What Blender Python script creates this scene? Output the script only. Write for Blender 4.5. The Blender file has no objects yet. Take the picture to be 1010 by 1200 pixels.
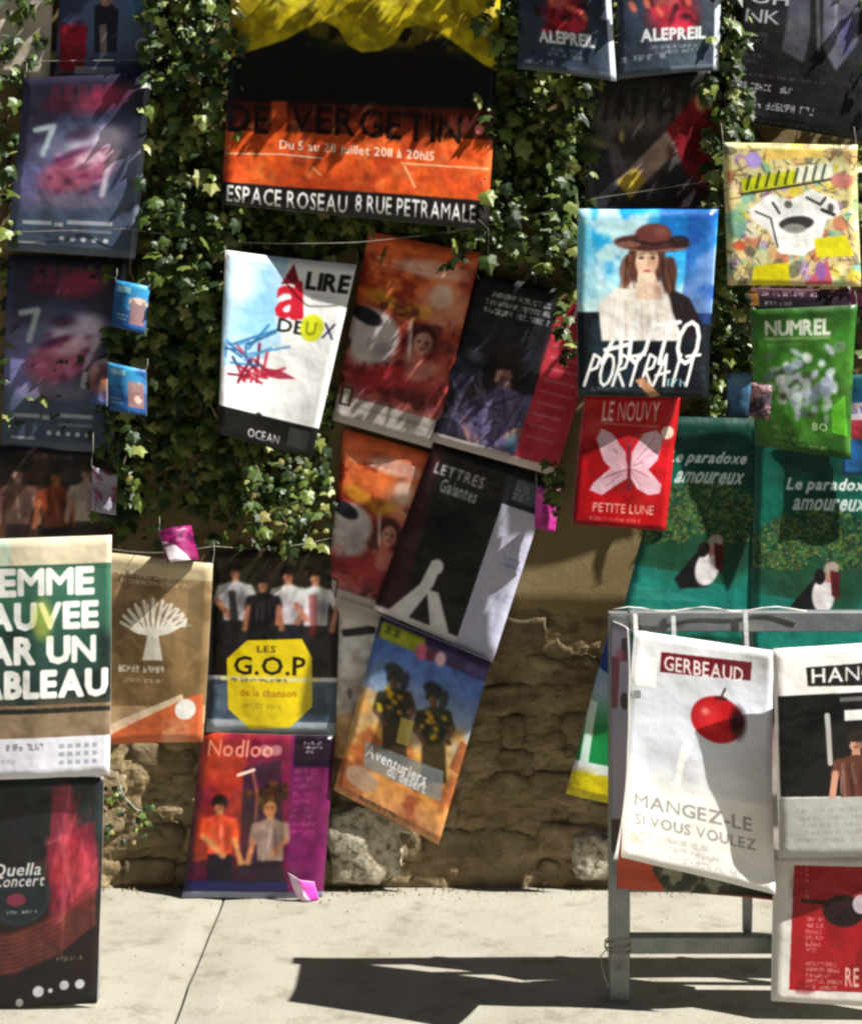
import bpy, bmesh, math, random
import numpy as np
from mathutils import Vector, Matrix, noise as mnoise

R = math.radians
rng = random.Random(7)
nr = np.random.RandomState(11)
scene = bpy.context.scene
col = scene.collection

# ------------------------------------------------------------------ camera
F, CD, CH, CX, CY = 1875.0, 5.0, 1.6, 505.0, 440.0     # focal length (photo px), wall distance, eye height, vanishing point
cam_d = bpy.data.cameras.new('camera')
cam = bpy.data.objects.new('camera', cam_d); col.objects.link(cam)
cam.location = (0, -CD, CH); cam.rotation_euler = (R(90), 0, 0)
cam_d.sensor_fit = 'VERTICAL'; cam_d.sensor_height = 36.0
cam_d.lens = 36.0 * F / 1200.0
cam_d.shift_y = -(600.0 - CY) / 1200.0
cam_d.clip_start = 0.05; cam_d.clip_end = 500
scene.camera = cam

# ------------------------------------------------------------------ sky, sun, exposure
SUN = Vector((0.84, -0.28, 1.0)).normalized()
elev = math.asin(SUN.z); az = math.atan2(SUN.x, SUN.y)
world = bpy.data.worlds.new('World'); scene.world = world; world.use_nodes = True
wn = world.node_tree
sky = wn.nodes.new('ShaderNodeTexSky'); sky.sky_type = 'NISHITA'; sky.sun_disc = False
sky.air_density = 0.3; sky.dust_density = 0.1; sky.sun_elevation = elev; sky.sun_rotation = az
wn.links.new(sky.outputs[0], wn.nodes['Background'].inputs[0])
wn.nodes['Background'].inputs[1].default_value = 0.05
sd = bpy.data.lights.new('sun', 'SUN'); sd.energy = 5.0; sd.angle = R(0.5); sd.color = (1.0, 0.965, 0.90)
so = bpy.data.objects.new('sun', sd); col.objects.link(so)
so.rotation_euler = SUN.to_track_quat('Z', 'Y').to_euler(); so.location = (4, -3, 6)
scene.view_settings.view_transform = 'Standard'; scene.view_settings.look = 'None'
scene.view_settings.gamma = 1; scene.view_settings.use_curve_mapping = False
scene.view_settings.exposure = 1.0
scene.render.engine = 'CYCLES'
scene.cycles.pixel_filter_type = 'GAUSSIAN'; scene.cycles.filter_width = 2.8
scene.cycles.use_denoising = True
scene.cycles.max_bounces = 6

# ------------------------------------------------------------------ helpers
def at(x, y, p):
    """photo position seen at p metres in front of the wall -> world point"""
    d = CD - p
    return Vector(((x - CX) / F * d, -p, CH - (y - CY) / F * d))

def tag(o, label=None, cat=None, group=None, kind=None):
    if label: o['label'] = label
    if cat: o['category'] = cat
    if group: o['group'] = group
    if kind: o['kind'] = kind
    return o

def mesh_obj(name, verts, faces, mats, parent=None, smooth=False, uvs=None, fm=None):
    me = bpy.data.meshes.new(name); me.from_pydata(verts, [], faces)
    if not isinstance(mats, (list, tuple)): mats = [mats]
    for m in mats: me.materials.append(m)
    if smooth: me.polygons.foreach_set('use_smooth', [True] * len(me.polygons))
    if fm is not None: me.polygons.foreach_set('material_index', fm)
    me.update()
    o = bpy.data.objects.new(name, me); col.objects.link(o)
    if parent: o.parent = parent
    return o

def bm_obj(name, bm, mat, parent=None, smooth=False):
    me = bpy.data.meshes.new(name); bm.to_mesh(me); bm.free()
    me.materials.append(mat)
    if smooth: me.polygons.foreach_set('use_smooth', [True] * len(me.polygons))
    o = bpy.data.objects.new(name, me); col.objects.link(o)
    if parent: o.parent = parent
    return o

def empty(name, loc=(0, 0, 0)):
    o = bpy.data.objects.new(name, None); col.objects.link(o); o.location = loc
    o.empty_display_size = 0.1
    return o

def tube_mesh(bm, pts, r, n=7, r2=None):
    pts = [Vector(p) for p in pts]; rings = []
    for i, p in enumerate(pts):
        t = (pts[min(i + 1, len(pts) - 1)] - pts[max(i - 1, 0)]).normalized()
        a = t.orthogonal().normalized(); b = t.cross(a)
        rr = r if r2 is None else r + (r2 - r) * i / (len(pts) - 1)
        rings.append([bm.verts.new(p + (a * math.cos(2 * math.pi * k / n) + b * math.sin(2 * math.pi * k / n)) * rr) for k in range(n)])
    for i in range(len(rings) - 1):
        # match ring starts so the tube does not twist
        A, B = rings[i], rings[i + 1]
        s = min(range(n), key=lambda k: (B[k].co - A[0].co).length)
        B[:] = B[s:] + B[:s]
        if (B[1].co - A[1].co).length > (B[-1].co - A[1].co).length: B[1:] = B[1:][::-1]
        for k in range(n):
            try: bm.faces.new((A[k], A[(k + 1) % n], B[(k + 1) % n], B[k]))
            except ValueError: pass
    for ring in (rings[0][::-1], rings[-1]):
        try: bm.faces.new(ring)
        except ValueError: pass

def bar(bm, a, b, w, h, bev=0.003, up=Vector((0, 0, 1))):
    """square metal section from a to b"""
    a, b = Vector(a), Vector(b); t = (b - a).normalized()
    s = t.cross(up)
    if s.length < 1e-3: s = t.cross(Vector((0, 1, 0)))
    s.normalize(); u = s.cross(t)
    loop = []
    for (i, j) in ((-1, -1), (1, -1), (1, 1), (-1, 1)):
        for (di, dj) in ((1, 0), (0, 1)) if (i * j) < 0 else ((0, 1), (1, 0)):
            loop.append(s * (i * (w / 2 - bev * di)) + u * (j * (h / 2 - bev * dj)))
    # order the eight points round the section
    loop.sort(key=lambda v: math.atan2(v.dot(u), v.dot(s)))
    A = [bm.verts.new(a + v) for v in loop]; B = [bm.verts.new(b + v) for v in loop]
    n = len(A)
    for k in range(n): bm.faces.new((A[k], A[(k + 1) % n], B[(k + 1) % n], B[k]))
    bm.faces.new(A[::-1]); bm.faces.new(B)
    bmesh.ops.recalc_face_normals(bm, faces=bm.faces)

# ------------------------------------------------------------------ materials
def new_mat(name):
    m = bpy.data.materials.new(name); m.use_nodes = True
    nt = m.node_tree; b = nt.nodes['Principled BSDF']
    return m, nt, b

def N(nt, t, **kw):
    n = nt.nodes.new(t)
    for k, v in kw.items(): setattr(n, k, v)
    return n

def coords(nt, scale=(1, 1, 1), kind='Object'):
    tc = N(nt, 'ShaderNodeTexCoord'); mp = N(nt, 'ShaderNodeMapping')
    mp.inputs['Scale'].default_value = scale
    nt.links.new(tc.outputs[kind], mp.inputs[0])
    return mp.outputs[0]

def noise_tex(nt, vec, scale, detail=6, rough=0.6):
    n = N(nt, 'ShaderNodeTexNoise'); n.inputs['Scale'].default_value = scale
    n.inputs['Detail'].default_value = detail; n.inputs['Roughness'].default_value = rough
    nt.links.new(vec, n.inputs['Vector'])
    return n.outputs['Fac']

def ramp(nt, fac, stops):
    r = N(nt, 'ShaderNodeValToRGB')
    e = r.color_ramp.elements
    while len(e) < len(stops): e.new(0.5)
    for k, (pos, c) in enumerate(stops): e[k].position = pos; e[k].color = (*c, 1)
    nt.links.new(fac, r.inputs[0])
    return r.outputs[0]

def bump(nt, bsdf, h, strength, dist, prev=None):
    b = N(nt, 'ShaderNodeBump'); b.inputs['Strength'].default_value = strength; b.inputs['Distance'].default_value = dist
    nt.links.new(h, b.inputs['Height'])
    if prev: nt.links.new(prev, b.inputs['Normal'])
    nt.links.new(b.outputs[0], bsdf.inputs['Normal'])
    return b.outputs[0]

def rough_mat(name, stops, scale, rough=0.9, bscale=40, bs=0.5, bd=0.01, detail=8, island=0.0):
    m, nt, b = new_mat(name)
    v = N(nt, 'ShaderNodeNewGeometry').outputs['Position']
    f = noise_tex(nt, v, scale, detail)
    c = ramp(nt, f, stops)
    if island:
        oi = N(nt, 'ShaderNodeObjectInfo')
        mr = N(nt, 'ShaderNodeMapRange'); mr.inputs[3].default_value = 1 - island; mr.inputs[4].default_value = 1 + island
        nt.links.new(oi.outputs['Random'], mr.inputs[0])
        mx = N(nt, 'ShaderNodeMix', data_type='RGBA', blend_type='MULTIPLY'); mx.inputs[0].default_value = 1
        nt.links.new(c, mx.inputs[6]); nt.links.new(mr.outputs[0], mx.inputs[7]); c = mx.outputs[2]
    nt.links.new(c, b.inputs['Base Color'])
    b.inputs['Roughness'].default_value = rough; b.inputs['Specular IOR Level'].default_value = 0.2
    bump(nt, b, noise_tex(nt, v, bscale, 8, 0.65), bs, bd)
    return m

M = {}
M['plaster'] = rough_mat('ochre_plaster', [(0.25, (.135, .097, .04)), (0.5, (.20, .15, .068)), (0.75, (.26, .20, .105))], 2.3, bscale=30, bs=.35, bd=.006)
M['mortar'] = rough_mat('old_mortar', [(0.3, (.16, .115, .06)), (0.5, (.26, .195, .105)), (0.72, (.37, .29, .175))], 7, bscale=60, bs=.9, bd=.012)
M['stone'] = rough_mat('brown_rubble', [(0.25, (.15, .108, .055)), (0.5, (.25, .188, .105)), (0.8, (.38, .305, .19))], 17, bscale=60, bs=1, bd=.012, island=.22)
M['limestone'] = rough_mat('pale_limestone', [(0.36, (.13, .11, .07)), (0.46, (.42, .37, .27)), (0.7, (.66, .61, .49))], 38, bscale=70, bs=1, bd=.012)
def slab_mat():
    m, nt, b = new_mat('pale_paving'); v = coords(nt)
    c = ramp(nt, noise_tex(nt, v, 3.1, 8), [(0.25, (.265, .25, .20)), (0.42, (.33, .315, .26)), (0.58, (.365, .35, .295)), (0.78, (.395, .378, .32))])
    st = ramp(nt, noise_tex(nt, v, 7.5, 10, .72), [(.36, (.66, .62, .56)), (.47, (.97, .96, .95)), (.6, (1, 1, 1))])
    sp = ramp(nt, noise_tex(nt, v, 210, 3, .7), [(.33, (.62, .6, .56)), (.43, (1, 1, 1))])
    for q in (st, sp):
        mx = N(nt, 'ShaderNodeMix', data_type='RGBA', blend_type='MULTIPLY'); mx.inputs[0].default_value = .8
        nt.links.new(c, mx.inputs[6]); nt.links.new(q, mx.inputs[7]); c = mx.outputs[2]
    nt.links.new(c, b.inputs['Base Color']); b.inputs['Roughness'].default_value = .9; b.inputs['Specular IOR Level'].default_value = .2
    bump(nt, b, noise_tex(nt, v, 90, 8, .7), .5, .006)
    return m
M['slab'] = slab_mat()
M['earth'] = rough_mat('joint_dust', [(0.3, (.12, .10, .075)), (0.7, (.22, .19, .15))], 20)
M['board'] = rough_mat('paper_board', [(0.3, (.70, .68, .64)), (0.7, (.80, .78, .74))], 8, bscale=90, bs=.1, bd=.001)
M['string'] = rough_mat('pale_string', [(0.3, (.22, .20, .16)), (0.7, (.40, .37, .31))], 60)
M['bark'] = rough_mat('ivy_bark', [(0.3, (.10, .075, .05)), (0.7, (.26, .21, .15))], 40)
M['white_tie'] = rough_mat('white_plastic', [(0.3, (.75, .75, .73)), (0.7, (.82, .82, .8))], 10, rough=.5)

def metal_mat():
    m, nt, b = new_mat('grey_painted_metal')
    v = coords(nt)
    c = ramp(nt, noise_tex(nt, v, 14, 6), [(0.28, (.11, .10, .09)), (0.4, (.19, .205, .21)), (0.6, (.26, .275, .28)), (0.8, (.35, .35, .34))])
    nt.links.new(c, b.inputs['Base Color'])
    b.inputs['Metallic'].default_value = 0.35; b.inputs['Roughness'].default_value = 0.48
    bump(nt, b, noise_tex(nt, v, 120, 4), .15, .002)
    return m
M['metal'] = metal_mat()

def leaf_mat(name, stops, per='island'):
    m, nt, b = new_mat(name)
    if per == 'island':
        g = N(nt, 'ShaderNodeNewGeometry'); f = g.outputs['Random Per Island']
    else:
        g = N(nt, 'ShaderNodeObjectInfo'); f = g.outputs['Random']
    c = ramp(nt, f, stops)
    nt.links.new(c, b.inputs['Base Color'])
    b.inputs['Roughness'].default_value = 0.42; b.inputs['Specular IOR Level'].default_value = 0.45
    tr = N(nt, 'ShaderNodeBsdfTranslucent'); nt.links.new(c, tr.inputs[0])
    mx = N(nt, 'ShaderNodeMixShader'); mx.inputs[0].default_value = 0.28
    out = nt.nodes['Material Output']
    nt.links.new(b.outputs[0], mx.inputs[1]); nt.links.new(tr.outputs[0], mx.inputs[2]); nt.links.new(mx.outputs[0], out.inputs[0])
    return m
LEAF_STOPS = [(0.0, (.016, .034, .01)), (0.35, (.04, .075, .018)), (0.62, (.09, .145, .025)), (0.85, (.20, .265, .05)), (0.96, (.36, .37, .12)), (1.0, (.24, .2, .07))]
M['leaf'] = leaf_mat('ivy_leaf', LEAF_STOPS, 'island')
M['leaf1'] = leaf_mat('ivy_leaf_single', LEAF_STOPS, 'object')

# ------------------------------------------------------------------ the setting: ground and paving
g = mesh_obj('ground', [(-60, -60, -.02), (60, -60, -.02), (60, 60, -.02), (-60, 60, -.02)], [(0, 1, 2, 3)], M['earth'])
tag(g, kind='structure')
pav = empty('pavement'); tag(pav, kind='structure')
def slab(x0, x1, y0, y1):
    gp = .004
    bm = bmesh.new(); nx, ny = 24, 16
    vs = [[None] * (ny + 1) for _ in range(nx + 1)]
    for i in range(nx + 1):
        for j in range(ny + 1):
            x = x0 + gp + (x1 - x0 - 2 * gp) * i / nx; y = y0 + gp + (y1 - y0 - 2 * gp) * j / ny
            e = .003 * (i in (0, nx)) * mnoise.noise((x * 9, y * 9, 1.5)) * 1.5
            z = .004 * mnoise.noise((x * 1.7, y * 1.7, 3)) - (.006 if (i in (0, nx) or j in (0, ny)) else 0)
            vs[i][j] = bm.verts.new((x + e, y, z))
    for i in range(nx):
        for j in range(ny): bm.faces.new((vs[i][j], vs[i + 1][j], vs[i + 1][j + 1], vs[i][j + 1]))
    edge = [vs[i][0] for i in range(nx + 1)] + [vs[nx][j] for j in range(1, ny + 1)] + [vs[i][ny] for i in range(nx - 1, -1, -1)] + [vs[0][j] for j in range(ny - 1, 0, -1)]
    low = [bm.verts.new((v.co.x, v.co.y, -.06)) for v in edge]
    for k in range(len(edge)):
        bm.faces.new((edge[k - 1], low[k - 1], low[k], edge[k]))
    return bm_obj('paving_slab', bm, M['slab'], pav)
xs = [-5.6, -3.95, -2.3, -.635, 1.42, 3.1, 4.8]
for a, b in zip(xs[:-1], xs[1:]):
    slab(a, b, -1.62, .02); slab(a + .3, b + .3, -3.3, -1.62); slab(a, b, -5.0, -3.3); slab(a + .4, b + .4, -6.7, -5.0)

# ------------------------------------------------------------------ the wall: plaster above, rubble stones below
wall = empty('wall', (0, 0, 0))
tag(wall, 'old wall of ochre plaster above brown rubble stone behind the posters', 'wall')
def plaster():
    nx, nz = 110, 70; x0, x1, zt = -4.5, 4.5, 3.7
    vs, fs = [], []
    for i in range(nx + 1):
        x = x0 + (x1 - x0) * i / nx
        zb = .845 + .03 * mnoise.noise((x * 2.1, 0, 5)) + .02 * mnoise.noise((x * 9, 0, 2))
        for j in range(nz + 1):
            t = j / nz; z = zb + (zt - zb) * t
            y = -.012 + .008 * mnoise.noise((x * 1.3, z * 1.3, 7)) + .003 * mnoise.noise((x * 6, z * 6, 9))
            if j == 0: y += .03
            vs.append((x, y, z))
    for i in range(nx):
        for j in range(nz):
            a = i * (nz + 1) + j; fs.append((a, a + nz + 1, a + nz + 2, a + 1))
    return mesh_obj('plaster', vs, fs, M['plaster'], wall, smooth=True)
plaster()
bm = bmesh.new(); bmesh.ops.create_cube(bm, size=1, matrix=Matrix.Translation((0, .31, 1.83)) @ Matrix.Diagonal((9, .5, 3.75, 1)))
bm_obj('wall_core', bm, M['mortar'], wall)
def rubble_face():
    """weathered mortar face that fills the joints and half covers the stones"""
    nx, nz = 330, 84; vs, fs = [], []
    for i in range(nx + 1):
        x = -2.1 + 4.2 * i / nx
        for j in range(nz + 1):
            z = -.03 + .93 * j / nz
            y = .004 + .016 * mnoise.noise((x * 7, z * 9, 1)) + .012 * mnoise.noise((x * 19, z * 23, 4)) + .007 * mnoise.noise((x * 47, z * 51, 8))
            vs.append((x, y + .012, z))
    for i in range(nx):
        for j in range(nz):
            a = i * (nz + 1) + j; fs.append((a, a + nz + 1, a + nz + 2, a + 1))
    mesh_obj('mortar', vs, fs, M['mortar'], wall)
rubble_face()

def stone_mesh(seed, pale=False):
    bm = bmesh.new(); bmesh.ops.create_icosphere(bm, subdivisions=4 if pale else 3, radius=1)
    for v in bm.verts:
        p = v.co.copy()
        m = max(abs(p.x), abs(p.y), abs(p.z)); q = p / m
        p = p.lerp(q, .6 if pale else .7)
        n1 = mnoise.noise(p * 1.5 + Vector((seed * 7.1, 0, 0))); n2 = mnoise.noise(p * 4.5 + Vector((0, seed * 3.3, 0))); n3 = mnoise.noise(p * 11 + Vector((seed, 0, 1)))
        if not pale: p.y = max(-.8, min(.8, p.y))
        v.co = p * (1 + (.2 if pale else .17) * n1 + (.13 if pale else .09) * n2 + (.06 if pale else .05) * n3) * .5
    me = bpy.data.meshes.new('stone'); bm.to_mesh(me); bm.free()
    me.materials.append(M['limestone'] if pale else M['stone'])
    me.polygons.foreach_set('use_smooth', [True] * len(me.polygons))
    return me
stones = [stone_mesh(s) for s in range(14)]
z = 0.0
while z < .86:
    h = rng.uniform(.06, .13)
    if z + h > .80: h = .90 - z
    x = -1.75 - rng.random() * .2
    while x < 1.75:
        w = rng.uniform(.07, .23)
        o = bpy.data.objects.new('stone', rng.choice(stones)); col.objects.link(o); o.parent = wall
        o.location = (x + w / 2, .068 + rng.uniform(-.012, .02), z + h / 2 + rng.uniform(-.012, .012))
        o.scale = (w * 1.08, .15, h * 1.10); o.rotation_euler = (0, rng.uniform(-.16, .16) + rng.choice((0, math.pi)), 0)
        x += w
    z += h
pale_me = [stone_mesh(s, True) for s in (21, 22)]
for (px, py, p, w, d, h, k) in ((426, 992, .06, .23, .13, .25, 0), (455, 960, .055, .16, .11, .13, 1), (700, 1008, .05, .15, .12, .16, 1)):
    c = at(px, py, p)
    o = bpy.data.objects.new('stone', pale_me[k]); col.objects.link(o); o.parent = wall
    o.location = (c.x, -p + .075, c.z); o.scale = (w, d, h); o.rotation_euler = (0, rng.uniform(-.1, .1), rng.uniform(-.3, .3))

# ------------------------------------------------------------------ unseen house behind the camera, added to cut the sky light
house = empty('house', (0, -9.5, 0))
tag(house, 'unseen house with shuttered windows behind the viewer, added to cut the sky light', 'house')
M['render'] = rough_mat('house_render', [(0.3, (.30, .25, .18)), (0.7, (.40, .34, .25))], 1.5, bscale=40, bs=.2, bd=.004)
M['shutter'] = rough_mat('shutter_paint', [(0.3, (.14, .18, .17)), (0.7, (.20, .24, .23))], 12, rough=.6)
M['tile'] = rough_mat('roof_tile', [(0.3, (.30, .16, .09)), (0.7, (.42, .26, .16))], 9)
def hbox(name, x0, x1, y0, y1, z0, z1, mat, parent):
    bm = bmesh.new(); bmesh.ops.create_cube(bm, size=1, matrix=Matrix.Translation(((x0 + x1) / 2, (y0 + y1) / 2, (z0 + z1) / 2)) @ Matrix.Diagonal((x1 - x0, y1 - y0, z1 - z0, 1)))
    return bm_obj(name, bm, mat, parent)
hbox('wall', -12, 12, -6, 0, -.02, 11.0, M['render'], house)
mglass, _nt, _b = new_mat('window_glass'); _b.inputs['Base Color'].default_value = (.03, .035, .04, 1); _b.inputs['Roughness'].default_value = .08
for zf in (1.0, 4.2, 7.2):
    for x in (-9, -6, -3, 0, 3, 6, 9):
        w = hbox('window', x - .5, x + .5, .002, .05, zf, zf + 1.5, mglass, house)
        hbox('sill', x - .6, x + .6, .002, .12, zf - .1, zf - .004, M['render'], w)
        for s in (-1, 1): hbox('shutter', x + s * .78 - .26, x + s * .78 + .26, .002, .045, zf - .02, zf + 1.52, M['shutter'], w)
bm = bmesh.new(); rv = [bm.verts.new(c) for c in ((-12.3, .4, 11.002), (12.3, .4, 11.002), (12.3, -6.4, 11.002), (-12.3, -6.4, 11.002), (-12.3, -3, 12.3), (12.3, -3, 12.3))]
for f in ((0, 1, 5, 4), (2, 3, 4, 5), (0, 4, 3), (1, 2, 5), (3, 2, 1, 0)): bm.faces.new([rv[k] for k in f])
bm_obj('roof', bm, M['tile'], house)

# grit and small stones gathered along the foot of the wall and scattered on the paving
def grit():
    vs, fs = [], []
    for k in range(900):
        x = rng.uniform(-1.7, 1.7); y = -abs(rng.gauss(0, .05)) - .005 if k < 620 else -rng.uniform(.05, 1.5); s_ = rng.uniform(.001, .0045) * (1.6 if rng.random() < .06 else 1)
        n = len(vs); a = rng.random() * 6.28
        for q in range(4): vs.append((x + math.cos(a + q * 1.57) * s_ * rng.uniform(.7, 1.3), y + math.sin(a + q * 1.57) * s_ * rng.uniform(.7, 1.3), -.004))
        vs.append((x, y, s_ * .9 + .002))
        fs += [(n, n + 1, n + 4), (n + 1, n + 2, n + 4), (n + 2, n + 3, n + 4), (n + 3, n, n + 4)]
    o = mesh_obj('grit', vs, fs, M['mortar']); tag(o, 'fine grit and dust specks along the foot of the wall', 'grit', kind='stuff')
grit()

# ------------------------------------------------------------------ lettering: glyph triangles from the built-in font
CHARS = "ABCDEFGHIJKLMNOPQRSTUVWXYZabcdefghijklmnopqrstuvwxyz0123456789.-'&+!?ÀÉéèàâ"
def load_glyphs():
    tmp = []
    for ch in CHARS:
        fc = bpy.data.curves.new('glyph', 'FONT'); fc.body = ch; fc.resolution_u = 2; fc.offset = 0.0 if ch in 'MNWVXKmwvxk' else 0.016
        fc.fill_mode = 'FRONT'
        o = bpy.data.objects.new('glyph', fc); col.objects.link(o); tmp.append(o)
    dg = bpy.context.evaluated_depsgraph_get(); dg.update()
    out = {}
    for ch, o in zip(CHARS, tmp):
        me = bpy.data.meshes.new_from_object(o.evaluated_get(dg)); me.calc_loop_triangles()
        v = np.array([tuple(q.co)[:2] for q in me.vertices], dtype=float).reshape(-1, 2)
        t = np.array([tuple(q.vertices) for q in me.loop_triangles], dtype=int).reshape(-1, 3)
        out[ch] = v[t] if len(t) else np.zeros((0, 3, 2))
        bpy.data.meshes.remove(me)
    for o in tmp:
        d = o.data; bpy.data.objects.remove(o); bpy.data.curves.remove(d)
    return out
GLYPH = load_glyphs()

def layout(s):
    x = 0; tris = []
    for ch in s:
        if ch == ' ' or ch not in GLYPH or not len(GLYPH[ch]): x += .28; continue
        g = GLYPH[ch]; lo = g[..., 0].min(); hi = g[..., 0].max()
        t = g.copy(); t[..., 0] += x - lo; tris.append(t); x += hi - lo + .095
    return np.concatenate(tris) if tris else np.zeros((0, 3, 2))

def hexc(c):
    if isinstance(c, str): return np.array([int(c[i:i + 2], 16) / 255 for i in (0, 2, 4)])
    return np.array(c, dtype=float)

class Art:
    """paints a print; positions are given in photo px and turned into the sheet's own u, v"""
    def __init__(s, quad, base='ffffff', res=2.5):
        s.q = [np.array(c, float) for c in quad]
        TL, TR, BR, BL = s.q
        s.w = (np.linalg.norm(TR - TL) + np.linalg.norm(BR - BL)) / 2
        s.h = (np.linalg.norm(BL - TL) + np.linalg.norm(BR - TR)) / 2
        s.W = max(24, int(s.w * res)); s.H = max(24, int(s.h * res))
        s.I = np.ones((s.H, s.W, 3)) * hexc(base)
        s.r = np.random.RandomState(int(s.w * 131 + s.h * 17 + TL[0] * 3 + 1000) % 99991)
    def uv(s, x, y):
        TL, TR, BR, BL = s.q; P = np.array((x, y), float); u = v = .5
        for _ in range(8):
            f = TL * (1 - u) * (1 - v) + TR * u * (1 - v) + BR * u * v + BL * (1 - u) * v - P
            du = (TR - TL) * (1 - v) + (BR - BL) * v; dv = (BL - TL) * (1 - u) + (BR - TR) * u
            J = np.array((du, dv)).T
            e = np.linalg.solve(J, f); u -= e[0]; v -= e[1]
        return u, v
    def px(s, pts, isuv=False):
        return np.array([((p if isuv else s.uv(*p))[0] * s.W, (p if isuv else s.uv(*p))[1] * s.H) for p in pts])
    def mix(s, m, c, a, y0=0, x0=0):
        h, w = m.shape
        if h <= 0 or w <= 0: return
        k = (m * a)[..., None]
        s.I[y0:y0 + h, x0:x0 + w] = s.I[y0:y0 + h, x0:x0 + w] * (1 - k) + hexc(c) * k
    def box(s, P, pad=0):
        x0 = max(0, int(P[:, 0].min() - pad)); x1 = min(s.W, int(P[:, 0].max() + pad) + 2)
        y0 = max(0, int(P[:, 1].min() - pad)); y1 = min(s.H, int(P[:, 1].max() + pad) + 2)
        if x1 <= x0 or y1 <= y0: return None
        X, Y = np.meshgrid(np.arange(x0, x1) + .5, np.arange(y0, y1) + .5)
        return x0, y0, X, Y
    def poly(s, pts, c, a=1, isuv=False):
        P = s.px(pts, isuv); b = s.box(P)
        if b is None: return s
        x0, y0, X, Y = b; m = np.zeros(X.shape, bool)
        for i in range(len(P)):
            (ax, ay), (bx, by) = P[i - 1], P[i]
            if ay == by: continue
            k = ((ay > Y) != (by > Y)) & (X < (bx - ax) * (Y - ay) / (by - ay) + ax); m ^= k
        s.mix(m.astype(float), c, a, y0, x0); return s
    def ruv(s, u0, v0, u1, v1, c, a=1):
        return s.poly([(u0, v0), (u1, v0), (u1, v1), (u0, v1)], c, a, True)
    def ell(s, x, y, rx, ry, c, a=1, rot=0, soft=.12):
        P = s.px([(x, y)])[0]; kx, ky = s.W / s.w, s.H / s.h
        rr = max(rx, ry); b = s.box(np.array([(P[0] - rr * kx, P[1] - rr * ky), (P[0] + rr * kx, P[1] + rr * ky)]))
        if b is None: return s
        x0, y0, X, Y = b; dx = (X - P[0]) / kx; dy = (Y - P[1]) / ky
        cr, sr = math.cos(rot), math.sin(rot)
        d = np.sqrt(((dx * cr + dy * sr) / rx) ** 2 + ((-dx * sr + dy * cr) / ry) ** 2)
        s.mix(np.clip((1 - d) / soft, 0, 1), c, a, y0, x0); return s
    def line(s, pts, w, c, a=1, isuv=False):
        P = s.px(pts, isuv); k = s.W / s.w; b = s.box(P, w * k)
        if b is None: return s
        x0, y0, X, Y = b; D = np.full(X.shape, 1e9)
        for i in range(1, len(P)):
            A, B = P[i - 1], P[i]; d = B - A; L = (d ** 2).sum() + 1e-9
            t = np.clip(((X - A[0]) * d[0] + (Y - A[1]) * d[1]) / L, 0, 1)
            D = np.minimum(D, np.hypot(X - A[0] - t * d[0], Y - A[1] - t * d[1]))
        s.mix(np.clip(w * k / 2 - D + .5, 0, 1), c, a, y0, x0); return s
    def vgrad(s, *cs, a=1):
        v = np.linspace(0, len(cs) - 1, s.H); i = np.minimum(v.astype(int), len(cs) - 2); f = (v - i)[:, None]
        C = np.array([hexc(c) for c in cs]); G = C[i] * (1 - f) + C[i + 1] * f
        s.I = s.I * (1 - a) + G[:, None, :] * a; return s
    def fbm(s, cell):
        out = np.zeros((s.H, s.W)); amp = 1; tot = 0
        for o in range(4):
            n = max(2, int(s.h / cell * 2 ** o)); m = max(2, int(s.w / cell * 2 ** o))
            G = s.r.rand(n + 1, m + 1)
            yy = np.linspace(0, n - 1e-6, s.H); xx = np.linspace(0, m - 1e-6, s.W)
            yi = yy.astype(int); xi = xx.astype(int); fy = yy - yi; fx = xx - xi
            fy = (fy * fy * (3 - 2 * fy))[:, None]; fx = (fx * fx * (3 - 2 * fx))[None]
            out += amp * ((G[yi][:, xi] * (1 - fx) + G[yi][:, xi + 1] * fx) * (1 - fy) + (G[yi + 1][:, xi] * (1 - fx) + G[yi + 1][:, xi + 1] * fx) * fy)
            tot += amp; amp *= .55
        return out / tot
    def cloud(s, c, cell=40, lo=.45, hi=.65, a=1, v0=0, v1=1, u0=0, u1=1):
        m = np.clip((s.fbm(cell) - lo) / (hi - lo), 0, 1) * a
        V, U = np.meshgrid(np.linspace(0, 1, s.H), np.linspace(0, 1, s.W), indexing='ij')
        e = .04
        m *= np.clip((V - v0) / e + 1, 0, 1) * np.clip((v1 - V) / e + 1, 0, 1) * np.clip((U - u0) / e + 1, 0, 1) * np.clip((u1 - U) / e + 1, 0, 1)
        s.mix(m, c, 1); return s
    def text(s, t, x, y, w, h, c, a=1, shear=0, rot=0, isuv=False, bold=0):
        T = layout(t)
        if not len(T): return s
        lo = T.reshape(-1, 2).min(0); hi = T.reshape(-1, 2).max(0); T = (T - lo) / (hi - lo)
        u, v = (x, y) if isuv else s.uv(x, y)
        kx, ky = s.W / s.w, s.H / s.h
        X = (T[..., 0] + shear * T[..., 1] * h / w) * w; Y = (1 - T[..., 1]) * h
        cr, sr = math.cos(rot), math.sin(rot)
        PX = u * s.W + (X * cr - Y * sr) * kx; PY = v * s.H + (X * sr + Y * cr) * ky
        cc = hexc(c)
        if bold:
            k = bold * kx; offs = [(-k, 0), (k, 0), (0, -k), (0, k), (-k * .7, -k * .7), (k * .7, k * .7), (k * .7, -k * .7), (-k * .7, k * .7), (0, 0)]
            PX = np.concatenate([PX + d[0] for d in offs]); PY = np.concatenate([PY + d[1] for d in offs])
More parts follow.
